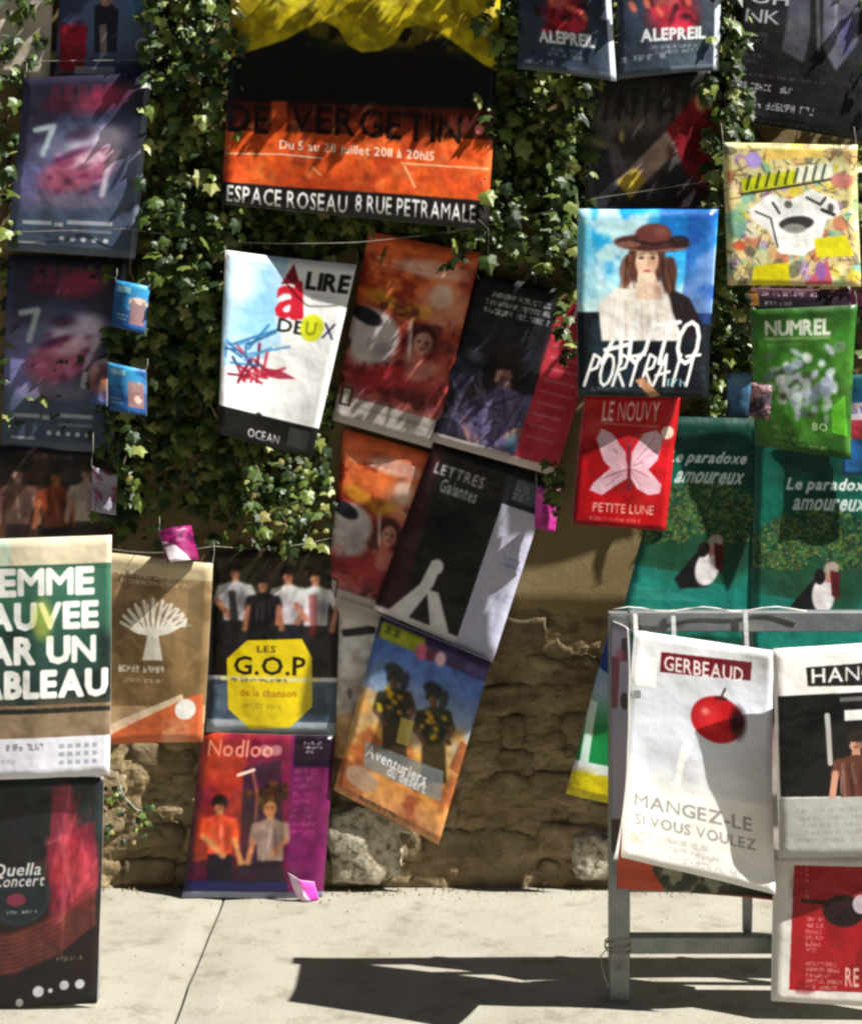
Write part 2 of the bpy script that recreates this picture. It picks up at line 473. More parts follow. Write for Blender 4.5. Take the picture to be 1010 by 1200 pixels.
        for (ax, bx, dx), (ay, by, dy) in zip(PX, PY):
            x0 = max(0, int(min(ax, bx, dx))); x1 = min(s.W, int(max(ax, bx, dx)) + 2)
            y0 = max(0, int(min(ay, by, dy))); y1 = min(s.H, int(max(ay, by, dy)) + 2)
            if x1 <= x0 or y1 <= y0: continue
            GX = np.arange(x0, x1)[None] + .5; GY = np.arange(y0, y1)[:, None] + .5
            e0 = (bx - ax) * (GY - ay) - (by - ay) * (GX - ax); e1 = (dx - bx) * (GY - by) - (dy - by) * (GX - bx); e2 = (ax - dx) * (GY - dy) - (ay - dy) * (GX - dx)
            m = ((e0 >= 0) & (e1 >= 0) & (e2 >= 0)) | ((e0 <= 0) & (e1 <= 0) & (e2 <= 0))
            sub = s.I[y0:y1, x0:x1]; sub[m] = sub[m] * (1 - a) + cc * a
        return s
    def small(s, x, y, w, h, n, c, a=.9, fill=.9, centre=False):
        """n lines of print too small to read, as runs of short strokes"""
        u, v = s.uv(x, y); W = w / s.w; Hh = h / s.h; lh = Hh / n
        for i in range(n):
            L = W * (s.r.uniform(.6, 1) if fill < 1 else 1); uu = u + ((W - L) / 2 if centre else 0); end = uu + L
            while uu < end:
                ww = s.r.randint(3, 9) * lh * .42 * s.h / s.w
                gw = lh * .42 * s.h / s.w; t = v + i * lh + lh * .15; bt = v + i * lh + lh * .78; md = (t + bt) / 2; th = (bt - t) * .2; tw = gw * .24
                for k in range(max(1, int(ww / gw))):
                    x = uu + k * gw; xe = x + gw * .76; b = s.r.randint(1, 64); al = a
                    if xe > end: break
                    if b & 1 or b < 8: s.ruv(x, t, x + tw, bt, c, al)
                    if b & 2: s.ruv(x, t, xe, t + th, c, al)
                    if b & 4: s.ruv(x, md - th / 2, xe, md + th / 2, c, al)
                    if b & 8: s.ruv(x, bt - th, xe, bt, c, al)
                    if b & 16: s.ruv(xe - tw, t, xe, md, c, al)
                    if b & 32: s.ruv(xe - tw, md, xe, bt, c, al)
                uu += ww + lh * .35 * s.h / s.w
        return s
    def soft(s, r=1.5, m=.18):
        """softens the picture like a printed photograph and breaks up flat areas; called before the lettering"""
        k = max(1, int(r * s.W / s.w))
        f = s.fbm(9)[..., None] - .5; g = np.stack([s.fbm(16), s.fbm(16), s.fbm(16)], -1) - .5
        s.I = np.clip(s.I * (1 + f * m * 3) + g * m * .35, 0, 1)
        for _ in range(2):
            for ax in (0, 1):
                P = np.pad(s.I, [(k, k) if q == ax else (0, 0) for q in range(3)], mode='edge'); C = np.cumsum(P, axis=ax); n = s.I.shape[ax]
                Z = np.zeros_like(np.take(C, [0], axis=ax)); C = np.concatenate([Z, C], axis=ax)
                s.I = (np.take(C, range(2 * k + 1, 2 * k + 1 + n), axis=ax) - np.take(C, range(n), axis=ax)) / (2 * k + 1)
        return s
    def fig(s, x, y, hd, skin, hair, top, low=None, arms=((-1, 1.6, -1.2, 3), (1, 1.6, 1.2, 3)), face=1, wid=1.0):
        """a printed half figure: head height hd, centred on the face"""
        k = s.r
        s.poly([(x - .16 * hd, y + .3 * hd), (x + .2 * hd, y + .3 * hd), (x + .26 * hd, y + .85 * hd), (x - .24 * hd, y + .85 * hd)], skin)
        w = wid * hd
        s.poly([(x - .25 * hd, y + .68 * hd), (x + .25 * hd, y + .68 * hd), (x + .95 * w, y + .95 * hd), (x + .8 * w, y + 2.0 * hd), (x + .72 * w, y + 3.2 * hd), (x - .72 * w, y + 3.2 * hd), (x - .78 * w, y + 2 * hd), (x - .95 * w, y + .95 * hd)], top)
        if low: s.poly([(x - .72 * w, y + 3.1 * hd), (x + .72 * w, y + 3.1 * hd), (x + .8 * w, y + 5.4 * hd), (x - .8 * w, y + 5.4 * hd)], low)
        for (ex, ey, hx, hy) in arms:
            sx = .85 * w * (1 if ex > 0 else -1)
            s.line([(x + sx, y + 1.1 * hd), (x + ex * hd, y + ey * hd)], .5 * hd, top); s.line([(x + ex * hd, y + ey * hd), (x + hx * hd, y + hy * hd)], .34 * hd, skin); s.ell(x + hx * hd, y + hy * hd, .22 * hd, .2 * hd, skin)
        for q in range(7):
            fx = x + k.uniform(-.7, .7) * w; s.line([(fx, y + k.uniform(1, 1.6) * hd), (fx + k.randn() * .15 * hd, y + k.uniform(2, 3.1) * hd)], .14 * hd, ('000000', 'ffffff')[q % 2], .16)
        s.ell(x + .5 * w, y + 2 * hd, .45 * w, 1.2 * hd, '000000', .35, 0, .9)
        s.ell(x, y, .40 * hd, .54 * hd, skin).ell(x, y - .28 * hd, .46 * hd, .34 * hd, hair).ell(x - .36 * hd, y - .05 * hd, .12 * hd, .3 * hd, hair).ell(x + .38 * hd, y - .05 * hd, .12 * hd, .3 * hd, hair)
        if face:
            s.ell(x + .22 * hd, y + .08 * hd, .24 * hd, .42 * hd, '000000', .35, 0, .9).ell(x - .15 * hd, y + .0 * hd, .09 * hd, .05 * hd, '180c08', .8).ell(x + .14 * hd, y, .09 * hd, .05 * hd, '180c08', .8).ell(x + .02 * hd, y + .14 * hd, .06 * hd, .09 * hd, '000000', .25).ell(x, y + .3 * hd, .14 * hd, .05 * hd, '7c2820', .8).ell(x - .18 * hd, y + .16 * hd, .12 * hd, .12 * hd, 'ffffff', .15, 0, .9)
        return s
    def grain(s, k=.03):
        s.I = np.clip(s.I * (1 + (s.fbm(6)[..., None] - .5) * k * 2), 0, 1); return s
    def image(s, name):
        s.soft(.45, 0)
        A = np.ones((s.H, s.W, 4), np.float32); A[..., :3] = np.clip(s.I[::-1], .012, .94)
        im = bpy.data.images.new(name, s.W, s.H); im.pixels.foreach_set(A.ravel()); im.update(); im.pack()
        return im

def print_mat(name, im, rough=.42, crease=.35):
    m, nt, b = new_mat(name)
    t = N(nt, 'ShaderNodeTexImage'); t.image = im; t.extension = 'EXTEND'; t.interpolation = 'Linear'
    uvn = N(nt, 'ShaderNodeUVMap'); nt.links.new(uvn.outputs[0], t.inputs[0])
    v = coords(nt)
    f = noise_tex(nt, v, 6, 5)
    fade = ramp(nt, f, [(.3, (.90, .89, .87)), (.65, (1, 1, 1))])
    mx = N(nt, 'ShaderNodeMix', data_type='RGBA', blend_type='MULTIPLY'); mx.inputs[0].default_value = 1
    nt.links.new(t.outputs[0], mx.inputs[6]); nt.links.new(fade, mx.inputs[7])
    nt.links.new(mx.outputs[2], b.inputs['Base Color'])
    b.inputs['Roughness'].default_value = rough; b.inputs['Specular IOR Level'].default_value = .35
    bump(nt, b, noise_tex(nt, v, 7, 3, .5), crease, .02)
    return m

def sheet(name, quad, p, art, label, cat='poster', bow=0, bowv=0, curl=0, curl_corner=0, top_curl=0, fold=0, fold_u=.5, wave=.005, thick=.0014, group=None, flat=False, nu=14, nv=20, rough=.42, crease=.6, seed=None, cut=None):
    """a printed sheet with real thickness; p = distance from the wall of its four corners; positive bends go away from the wall"""
    if not isinstance(p, (list, tuple)): p = [p] * 4
    elif len(p) == 2: p = [p[0], p[0], p[1], p[1]]
    C = [at(x, y, q) for (x, y), q in zip(quad, p)]
    TL, TR, BR, BL = C
    base = (BL + BR) / 2
    nrm = (TR - TL).cross(BL - TL).normalized()
    if nrm.y > 0: nrm = -nrm
    sd_ = seed if seed is not None else quad[0][0] * .37 + quad[0][1] * .11
    rr_ = random.Random(int(abs(sd_) * 1000)); dog = [rr_.choice((0, .006, .014, .022, -.004)) * min(1, (TR - TL).length / .35) for _ in range(4)] if thick < .01 and not flat else (0, 0, 0, 0)
    def P(u, v):
        q = TL * (1 - u) * (1 - v) + TR * u * (1 - v) + BR * u * v + BL * (1 - u) * v
        b = bow * math.sin(math.pi * u) + bowv * math.sin(math.pi * v) + curl * v ** 3 + top_curl * (1 - v) ** 4
        b += fold * (u / fold_u if u < fold_u else (1 - u) / (1 - fold_u))
        for (cu, cv), am in zip(((0, 0), (1, 0), (1, 1), (0, 1)), dog):
            d_ = abs(u - cu) + abs(v - cv); b += am * max(0, 1 - d_ / .45) ** 2
        b += curl_corner * max(0, (u + v - 1.1) / .9) ** 2
        b += wave * (mnoise.noise((u * 2.6 + sd_, v * 3.4, sd_ * .3)) * 1.5 + .5 * mnoise.noise((u * 7 + sd_, v * 8, 4)))
        return q + nrm * b - base
    vs = []; W = nu + 1
    for j in range(nv + 1):
        for i in range(W): vs.append(P(i / nu, j / nv))
    n = len(vs)
    vs += [v - nrm * thick for v in vs]
    fs, fm, uv = [], [], []
    for j in range(nv):
        for i in range(nu):
            a = j * W + i
            fs.append((a, a + W, a + W + 1, a + 1)); fm.append(0)
            uv += [(i / nu, 1 - j / nv), (i / nu, 1 - (j + 1) / nv), ((i + 1) / nu, 1 - (j + 1) / nv), ((i + 1) / nu, 1 - j / nv)]
    for j in range(nv):
        for i in range(nu):
            a = n + j * W + i
            fs.append((a, a + 1, a + W + 1, a + W)); fm.append(1); uv += [(0, 0)] * 4
    ring = [i for i in range(W)] + [j * W + nu for j in range(1, nv + 1)] + [nv * W + i for i in range(nu - 1, -1, -1)] + [j * W for j in range(nv - 1, 0, -1)]
    for k in range(len(ring)):
        a, b = ring[k - 1], ring[k]
        fs.append((a, b, n + b, n + a)); fm.append(1); uv += [(0, 0)] * 4
    im = art.image('print_' + name)
    o = mesh_obj(name, [tuple(v) for v in vs], fs, [print_mat('printed_' + name, im, rough, crease), M['board']], fm=fm, smooth=False)
    me = o.data
    l = me.uv_layers.new(name='UVMap'); l.data.foreach_set('uv', np.array(uv, np.float32).ravel())
    sm = [m == 0 or m == 1 for m in fm]
    me.polygons.foreach_set('use_smooth', [i < 2 * nu * nv for i in range(len(fs))])
    o.location = base
    tag(o, label, cat, group)
    o['_n'] = 0; del o['_n']
    o_corner[o.name] = (C, nrm)
    return o
o_corner = {}

def add_ties(o, which=(0, 1), up=.05, drop=(0, 0)):
    """loops of string through the sheet's corners, up to the wire that carries it"""
    C, nrm = o_corner[o.name]; cen = sum(C, Vector()) / 4
    for k in which:
        a = C[k].lerp(cen, .08); b = C[k] + Vector((drop[0], .02, up))
        bm = bmesh.new()
        L = o.location
        tube_mesh(bm, [a + nrm * .004 - L, C[k] + nrm * .005 + Vector((0, 0, .004)) - L, (C[k] + b) / 2 + Vector((.002, 0, 0)) - L, b - L], .0011, 5)
        bm_obj('tie_string', bm, M['string'], o, True)

# ------------------------------------------------------------------ printed sheets on the wall, left column
Q = [(72, -70), (194, -70), (178, 92), (66, 88)]
A = Art(Q, '46506e').vgrad('3c4664', '596a92', '4a5a7c').cloud('2d3350', 50, .45, .6, .8)
A.poly([(150, -70), (190, -70), (182, 20), (150, 20)], '4f7fb5', .7)
A.poly([(70, 28), (104, 30), (100, 84), (72, 84)], '9c1f33').cloud('5a0f20', 14, .5, .6, .5, v0=.6, v1=1, u1=.3)
A.poly([(112, 8), (126, 0), (140, 12), (138, 62), (112, 62)], '23243a').ell(126, -2, 9, 11, '8c7462').poly([(118, 30), (126, 28), (127, 66), (119, 66)], '9a8f92', .8)
A.ell(168, 53, 9, 9, 'd9dde6').ell(168, 53, 5, 5, '51668c').ruv(.2, .93, .62, .985, 'c9ccd4', .8).ruv(.93, 0, 1, 1, '8f98a6')
sheet('poster', Q, (.10, .07), A.grain(), 'blue grey poster with a red dress and white ring mark, top left', bow=.012)

def violet(Q, title):
    A = Art(Q, '2a2d47'); w = A.w
    A.vgrad('262a40', '343c58', '76789c', '565f7c', '4c5a72', '465468').cloud('2c2438', 60, .42, .6, .7, v1=.5)
    def e(u, v, ru, rv, c, a, rot=0, soft=.6):
        TL, TR, BR, BL = A.q; x, y = TL * (1 - u) * (1 - v) + TR * u * (1 - v) + BR * u * v + BL * (1 - u) * v
        A.ell(x, y, ru * A.w, rv * A.h, c, a, rot, soft)
    e(.62, .14, .3, .09, 'a23a58', .8, -.25); e(.30, .16, .18, .07, '5a2038', .7)
    e(.15, .6, .2, .2, '8a86c8', .7); e(.62, .38, .3, .11, 'dcd0f0', .95, -.3, .4); e(.48, .54, .36, .13, 'c4688c', .95, -.35, .4); e(.60, .46, .24, .06, 'f0c4dc', .9, -.3)
    e(.45, .7, .4, .06, '9c86a0', .6)
    for k in range(18): e(A.r.uniform(.25, .75), A.r.uniform(.4, .65), A.r.uniform(.03, .09), A.r.uniform(.01, .03), ('7c2858', 'e0a0c8', '4c2040')[k % 3], .5, -.4)
    A.line([(.13, .30), (.27, .28), (.21, .44)], 7, 'cfe6ec', .8, True)
    A.line([(.80, .42), (.73, .52), (.70, .66)], 7, 'e6d6ea', .8, True)
    e(.5, .33, .16, .05, '2a1830', .7, -.2); e(.66, .36, .06, .02, 'f4e8ff', .8, -.2); e(.44, .44, .2, .03, '58204c', .7, -.4)
    A.soft(1.5, .08)
    TL = A.q[0]
    for k, (u0, u1, v) in enumerate(((.1, .33, .82), (.35, .42, .825), (.45, .8, .81))): A.ruv(u0, v, u1, v + .022, 'c8ccd8', .8)
    A.ruv(.5, .86, .8, .875, 'a0a6b8', .6)
    for k in range(5): e(.42 + k * .085, .915, .024, .014, 'd8dce4', .95, 0, .2)
    A.ruv(.08, .94, .3, .955, 'c0c4d0', .7)
    for k in range(5): A.ruv(.22 + k * .11, .05, .30 + k * .11, .14, 'b03050', .28 + .05 * (k % 2))
    A.ruv(.955, 0, 1, 1, '7c8698', .8)
    return A.grain()
Q = [(30, 92), (178, 86), (159, 303), (8, 293)]
o = sheet('poster', Q, (.15, .12), violet(Q, 1), 'violet blue poster with pink shape, upper of the two alike at left edge', bow=.014, curl=-.01, group='violet posters in the left column')
add_ties(o)
Q = [(10, 298), (150, 306), (133, 531), (2, 523)]
o = sheet('poster', Q, (.035, .03), violet(Q, 1), 'shaded violet poster hanging directly under its brighter twin at left edge', bow=.006, group='violet posters in the left column')

Q = [(-12, 522), (139, 530), (131, 660), (-22, 655)]
A = Art(Q, '241c1c').vgrad('1c1a20', '33241e', '3a2c26').cloud('5c3a26', 30, .5, .7, .8)
A.fig(22, 552, 20, 'b08478', '1c1210', '6a4a40', '2c2020').fig(66, 556, 20, '9c5a3a', '180c08', '7a3a20', '242024').fig(102, 552, 19, 'a08070', '30241c', 'b0a098', '38302c')
A.small(40, 530, 70, 8, 1, 'b0a8a0', .5)
A.soft(1.5)
sheet('poster', Q, .03, A.grain(), 'dark brown poster with standing figures behind the top of the green one', bow=.004)

# small hanging flyers
def flyer_blue(Q, orange=False):
    A = Art(Q, '2c78b0', 4).vgrad('3f9fd0', '2f80c0', '1c4c8c').cloud('1a3c78', 14, .45, .6, .7)
    A.ruv(.55, .3, .95, .85, 'c07860', .7); A.cloud('f0d0c0', 8, .55, .65, .8, u0=.5, v0=.3); A.ruv(.1, .1, .5, .22, 'bfe4f2', .7)
    A.small(Q[0][0] + 4, Q[0][1] + (Q[3][1] - Q[0][1]) * .7, (Q[1][0] - Q[0][0]) * .4, 9, 2, 'd8ecf4', .7)
    return A
for Q, p, lab in (([(136, 328), (176, 336), (170, 392), (130, 382)], .20, 'small curled blue flyer hanging beside the shaded violet poster, upper one'),
                  ([(126, 424), (172, 434), (172, 488), (128, 480)], .19, 'small curled blue and orange flyer hanging under the other blue flyer')):
    o = sheet('flyer', Q, p, flyer_blue(Q), lab, 'flyer', bow=.022, wave=.002, nu=12, nv=10, group='small blue flyers'); add_ties(o, (0, 1), .035)
Q = [(104, 428), (126, 418), (126, 476), (106, 470)]
A = Art(Q, '8a5a78', 4).vgrad('b090b0', '90583c', '3c5ca0').cloud('402848', 12, .5, .6, .6)
sheet('flyer', Q, [.15, .17, .17, .15], A, 'narrow mauve flyer edge left of the lower blue flyer', 'flyer', bow=.01, nu=8, nv=10)
Q = [(108, 546), (138, 556), (136, 604), (108, 598)]
A = Art(Q, 'a8a4b4', 4).vgrad('b4b4c0', '8c8494', 'a8a4b8').cloud('7a2c50', 9, .52, .6, .7).small(112, 562, 22, 34, 5, '504858', .6)
o = sheet('flyer', Q, .12, A, 'small pale grey flyer hanging above the green lettered poster', 'flyer', bow=.012, nu=8, nv=8); add_ties(o, (0, 1), .1)

# the brown tree poster
Q = [(118, 646), (250, 660), (239, 867), (116, 871)]
A = Art(Q, '9a7f5a').vgrad('a88c66', '9c805a', '8c7048', 'a08458').cloud('6e5636', 30, .5, .65, .7)
A.ruv(0, 0, 1, .10, 'c8b894').small(140, 668, 98, 14, 2, 'f0e6d2', .8)
tr = 'f2ece0'
A.poly([(176, 735), (186, 735), (192, 772), (168, 772)], tr)
for k in range(11):
    t = -1.25 + 2.5 * k / 10; L = 44 - 5 * abs(t)
    x1, y1 = 181 + math.sin(t) * L * 1.05, 738 - math.cos(t) * L * .85
    A.line([(181, 742), (181 + math.sin(t) * L * .5, 742 - math.cos(t) * L * .25), (x1, y1)], 4, tr)
    A.line([(181 + math.sin(t) * L * .6, 738 - math.cos(t) * L * .4), (x1 + 5, y1 + 4)], 2.5, tr)
A.small(140, 776, 95, 12, 1, 'f6f0e4', .95).small(145, 792, 80, 7, 1, 'e8dcc4', .7).ruv(0, .8, 1, .9, 'd8b890', .6)
A.poly([(118, 858), (214, 818), (238, 812), (238, 872), (116, 872)], 'd0683c').poly([(130, 848), (214, 812), (216, 818), (130, 860)], 'f4e0c4', .8).ell(218, 830, 13, 13, 'f8f4ec').cloud('f0b890', 20, .5, .7, .6, v0=.9)
A.poly([(222, 690), (240, 680), (236, 760), (216, 780)], '7a6644', .6)
o = sheet('poster', Q, (.20, .15), A.grain(), 'brown poster with a white branching tree between green and black posters', bow=.015, wave=.006); add_ties(o, (1,), .06)
Q = [(186, 622), (224, 616), (234, 656), (196, 660)]
A = Art(Q, '8c1c68', 4).vgrad('a01c70', '7c1450').poly([(190, 634), (204, 640), (226, 660), (200, 662)], 'f0e4ee').cloud('40082c', 10, .5, .6, .7, v1=.5)
o = sheet('flyer', Q, [.24, .2, .22, .26], A, 'folded purple and white flyer perched on the brown tree poster', 'flyer', bow=.02, nu=8, nv=8); add_ties(o, (0,), .04)

# troupe poster with the yellow octagon
Q = [(247, 646), (400, 641), (393, 863), (243, 856)]
A = Art(Q, '1a1412').vgrad('2c2418', '181210', '201814').cloud('4a3c24', 40, .5, .7, .7, v1=.3)
A.fig(276, 668, 19, 'b8785c', '20140e', 'd4d0d4', '26222a', ((-1.1, 1.9, -.4, 2.8), (1.2, 1.8, 1.5, 2.9))).fig(338, 672, 19, 'b87c60', '120c0a', 'd0ccd2', '1c1a20', ((-1.1, 1.9, -.7, 3), (1.1, 2, .6, 3))).fig(309, 682, 18, 'a86c50', '180e0a', '141216', '141216').fig(370, 674, 19, 'c08468', '2c1c12', 'dcd8dc', '201c22', ((-1.2, 1.8, -.6, 2.7), (1.3, 2.0, 1.0, 3.4)))
A.poly([(268, 692), (276, 692), (282, 740), (270, 740)], '1c1618', .85).poly([(362, 696), (372, 696), (372, 745), (364, 745)], '8c2420', .6)
A.soft(1.6)
A.ruv(0, .69, 1, .715, 'd8d8d8').ruv(0, .715, 1, .93, '56687c').cloud('303c4c', 20, .5, .6, .6, v0=.72, v1=.93).ruv(0, .93, 1, 1, '98a4ac')
oc = [(266, 772), (290, 750), (354, 748), (366, 770), (366, 828), (340, 852), (294, 854), (268, 830)]
A.poly(oc, 'e8cf14').text('LES', 302, 756, 22, 8, '4a3c08').text('G.O.P', 275, 768, 84, 22, '141008').ruv(.1, .69, .86, .715, 'e4dc90').small(272, 793, 92, 6, 1, '3a3008', .9).text('de la chanson', 282, 806, 66, 9, 'b07408').small(284, 822, 60, 8, 1, '907808', .5)
o = sheet('poster', Q, (.035, .04), A.grain(), 'black poster of a troupe in white shirts with yellow G.O.P octagon', bow=.012, rough=.3); add_ties(o)
# orange and magenta dance poster standing on the ground
Q = [(238, 858), (393, 862), (378, 1052), (214, 1051)]
A = Art(Q, '7c1c4c').vgrad('8c2c34', '7c1c3c', '50102c', '200c18').poly([(238, 858), (300, 858), (284, 920), (300, 1000), (226, 1010)], 'b03c1c', .75).cloud('60103c', 36, .45, .65, .6)
A.poly([(286, 900), (330, 890), (332, 1010), (280, 1030)], '241c2c', .75).poly([(342, 860), (392, 862), (378, 1057), (336, 1057)], '64164c').ruv(.70, 0, .99, .2, '1c0c20')
A.fig(258, 942, 19, 'c88850', '24140c', 'e0502c', '16101c', ((-1.0, 2.0, .2, 3.2), (.9, 2.2, 1.3, 3.6))).fig(317, 946, 20, 'b87850', '2a180c', '8c7468', '201824', ((-1.0, 2.0, -1.3, 3.2), (.9, 1.9, .3, 2.6)))
for k in range(50): A.ell(317 + A.r.randn() * 10, 932 + A.r.randn() * 7, 4, 3.5, ('3a2410', '5a3818', '24140a')[k % 3], .9)
A.ell(317, 948, 8, 10, 'b87850', .9).ell(314, 946, 2, 1.2, '180c08', .8).ell(320, 946, 2, 1.2, '180c08', .8).line([(296, 900), (302, 930), (300, 960)], 3, 'b06048', .8)
A.soft(1.5)
A.small(357, 868, 22, 16, 3, 'd8dce0', .8).small(346, 900, 34, 80, 9, 'a85080', .5)
A.text('Nodloo', 246, 866, 78, 20, 'e88c78').ell(311, 879, 8, 7, 'f0c0b0', .5).ell(324, 879, 8, 7, 'f0c0b0', .5)
A.line([(280, 908), (298, 902)], 4, 'f0c8c0').ruv(0, .9, .74, .965, '1c1c48').ruv(0, .965, 1, 1, '8890a8')
o = sheet('poster', Q, (.05, .10), A.grain(), 'orange and magenta poster with two dancers standing on the pavement', bow=.012, rough=.3)
Q = [(338, 1022), (368, 1034), (374, 1054), (346, 1050)]
A = Art(Q, 'd848b0', 4).vgrad('e060c0', 'c030a0').poly([(336, 1020), (348, 1026), (368, 1056), (350, 1056)], 'f8e0f4', .9)
o = sheet('flyer', Q, (.13, .12), A, 'crumpled pink flyer at the foot of the magenta dance poster', 'flyer', bow=.02, nu=8, nv=8)

# wide orange and black banner at the top
Q = [(272, -44), (588, -34), (572, 270), (261, 240)]
A = Art(Q, '0d0b0a')
A.poly([(272, -44), (588, -34), (585, 84), (568, 76), (540, 56), (512, 36), (488, 30), (474, 34), (462, 52), (446, 60), (424, 62), (408, 54), (396, 34), (380, 26), (364, 30), (336, 46), (300, 58), (268, 68)], 'c8b414').cloud('7c6c10', 18, .42, .58, .7, v1=.3).cloud('e8dc60', 12, .55, .66, .6, v1=.18)
A.poly([(264, 118), (580, 128), (576, 166), (263, 154)], '4a1608').poly([(318, 118), (336, 118), (336, 156), (318, 156)], 'c04c1c', .8).poly([(263, 152), (578, 164), (573, 236), (262, 214)], 'd8541c').cloud('a83814', 30, .45, .6, .7, v0=.63, v1=.9).cloud('f09050', 14, .6, .7, .4, v0=.63, v1=.86)
A.soft(1.2)
A.text('DE', 268, 121, 48, 34, '140604', .95).text('VERGETIN', 342, 122, 200, 34, '140604', .95)
for x in (342, 367, 392, 418, 443, 470, 497, 520): A.line([(x, 122 + (x - 342) * .03), (x, 158 + (x - 342) * .03)], 1, 'a06040', .5)
A.ell(562, 152, 6, 6, 'd87878').text('Du 5 au 28 juillet 2011 à 20h15', 328, 164, 182, 14, 'f4e4d4')
A.line([(264, 180), (330, 181), (378, 186)], 2, 'f0d0b8', .8).line([(470, 192), (572, 198)], 2, 'f0c8a0', .8).line([(474, 195), (486, 220)], 2.5, 'f0b880', .9).line([(366, 196), (376, 206)], 2, 'f0d0a0', .7)
A.poly([(262, 214), (573, 236), (572, 270), (261, 240)], '14110f').text('ESPACE ROSEAU', 267, 217, 142, 21, 'e8e8e8').text('8 RUE PETRAMALE', 417, 228, 142, 21, 'e8e8e8').small(267, 238, 120, 8, 1, 'a0a0a0', .5)
o = sheet('banner', Q, (.17, .20), A.grain(), 'wide orange and black banner with yellow scalloped top in the ivy', 'banner', bow=.01, bowv=-.01, wave=.006, nu=24, nv=20); add_ties(o, (2, 3), -.07)

# white reading poster
Q = [(264, 293), (418, 310), (366, 538), (256, 508)]
A = Art(Q, 'eef0f2').poly([(270, 296), (340, 302), (312, 420), (262, 430), (258, 360)], 'a8d4f4', .8).cloud('7cc0ee', 40, .5, .7, .6, v1=.5, u1=.5).ell(285, 330, 24, 34, 'dceaf8', .7, 0, .6)
A.poly([(330, 332), (345, 308), (352, 332)], '7c1c2c').text('a', 326, 332, 30, 40, 'cc2438').line([(351, 332), (352, 370)], 8, 'cc2438')
A.text('LIRE', 362, 318, 44, 20, '181818', bold=.6).text('DE', 327, 372, 30, 16, '161616').text('U', 360, 374, 14, 16, 'd8c000').ell(366, 384, 14, 17, 'dce41c', .9).text('U', 360, 376, 12, 16, '90901c').text('X', 380, 378, 14, 18, '1c1848').small(366, 344, 30, 4, 1, '9098a0', .7)
for k in range(26):
    x, y = 296 + A.r.randn() * 8, 434 + A.r.randn() * 6; A.line([(x, y), (x + A.r.randn() * 14, y + A.r.randn() * 12)], 3.5, ('a01c34', 'c42c40', '701428')[k % 3], .85)
A.poly([(306, 430), (330, 434), (348, 444), (328, 444), (306, 440)], 'a01c34', .85)
for k in range(14):
    x, y = 276 + A.r.randn() * 8, 414 + A.r.randn() * 10; A.line([(x, y), (x + 18 + A.r.randn() * 14, y - 12 + A.r.randn() * 12)], 3, ('2468a0', '1c4c80', '4c90c8')[k % 3], .8)
A.ell(304, 488, 5, 5, '222222')
A.soft(.6, .03)
A.ruv(0, .845, 1, 1, '100f10').text('OCEAN', 292, 501, 44, 11, 'd8d8d8').small(282, 514, 50, 14, 2, 'c0c0c0', .7).ruv(.72, .87, .93, .97, '383838')
o = sheet('poster', Q, [.22, .14, .155, .24], A, 'white poster with red splash and colourful letters LIRE a DEUX', bow=-.025, curl=-.015, wave=.005, rough=.3); add_ties(o)

# ------------------------------------------------------------------ slanting panel of posters in the middle
def orange(Q):
    A = Art(Q, 'a03020').vgrad('d86038', 'c8602c', '8c3020', '7c1c20', 'b8b0a8'); 
    def e(u, v, ru, rv, c, a=.9, rot=0, soft=.4):
        TL, TR, BR, BL = A.q; x, y = TL * (1 - u) * (1 - v) + TR * u * (1 - v) + BR * u * v + BL * (1 - u) * v
        A.ell(x, y, ru * A.w, rv * A.h, c, a, rot, soft)
    A.cloud('f07840', 24, .45, .6, .7, v1=.3).cloud('7c1c10', 26, .5, .62, .8, v0=.1, v1=.55)
    e(.22, .09, .16, .08, 'e86838', 1); e(.62, .13, .38, .06, 'f0b8a8', .8); e(.8, .3, .3, .14, 'e0987c', .8); e(.75, .25, .12, .08, 'f0d8c8', .7)
    e(.25, .33, .22, .05, 'c89020', .8, .3); e(.55, .36, .2, .05, 'd8a028', .7, -.3)
    A.small(A.q[0][0] + 8, A.q[0][1] + 28, A.w * .8, 12, 2, 'f8e0d8', .7)
    e(.2, .56, .3, .16, 'c8c0c0', 1, .4); e(.12, .48, .16, .05, '241c2c', 1, .2); e(.15, .55, .1, .05, '20242c', .9, .5)
    e(.65, .5, .22, .11, '5c1018', .9); e(.62, .58, .12, .09, 'c07060', .9); e(.4, .74, .35, .1, '8c1c24', .9); e(.8, .66, .2, .1, 'b04840', .9); e(.55, .5, .02, .14, 'f0e8e0', .5, -.2)
    A.cloud('d87060', 14, .55, .65, .5, v0=.4, v1=.84).cloud('40080c', 16, .56, .66, .7, v0=.35, v1=.85)
    for (u, v, c1, c2) in ((.68, .50, 'd09880', '3c0c0c'),):
        e(u, v - .03, .15, .075, c2, .95, 0, .3); e(u, v, .10, .062, c1, .95, 0, .25); e(u + .04, v + .005, .05, .05, '401010', .5, 0, .8); e(u - .035, v - .005, .02, .008, '200808', .8); e(u + .03, v - .005, .02, .008, '200808', .8); e(u, v + .03, .03, .009, '801818', .9)
    e(.22, .50, .28, .13, 'c4bcbc', 1, .45, .25); e(.30, .58, .16, .07, '908490', .7, .5, .7); e(.13, .43, .17, .045, '1c1824', 1, .25, .2); e(.5, .70, .34, .07, 'a82830', .9, -.2); e(.72, .64, .2, .06, 'd08070', .9, -.5); e(.56, .48, .016, .12, 'f0e8e0', .7, -.15, .3)
    A.soft(1.0, .1)
    A.ruv(0, .86, 1, 1, 'b4aca8').ruv(.03, .81, .14, .91, '3c2024').ruv(.05, .82, .12, .9, 'b0a8a0'); A.ruv(.2, .89, .9, .91, '807870', .5)
    return A.grain()
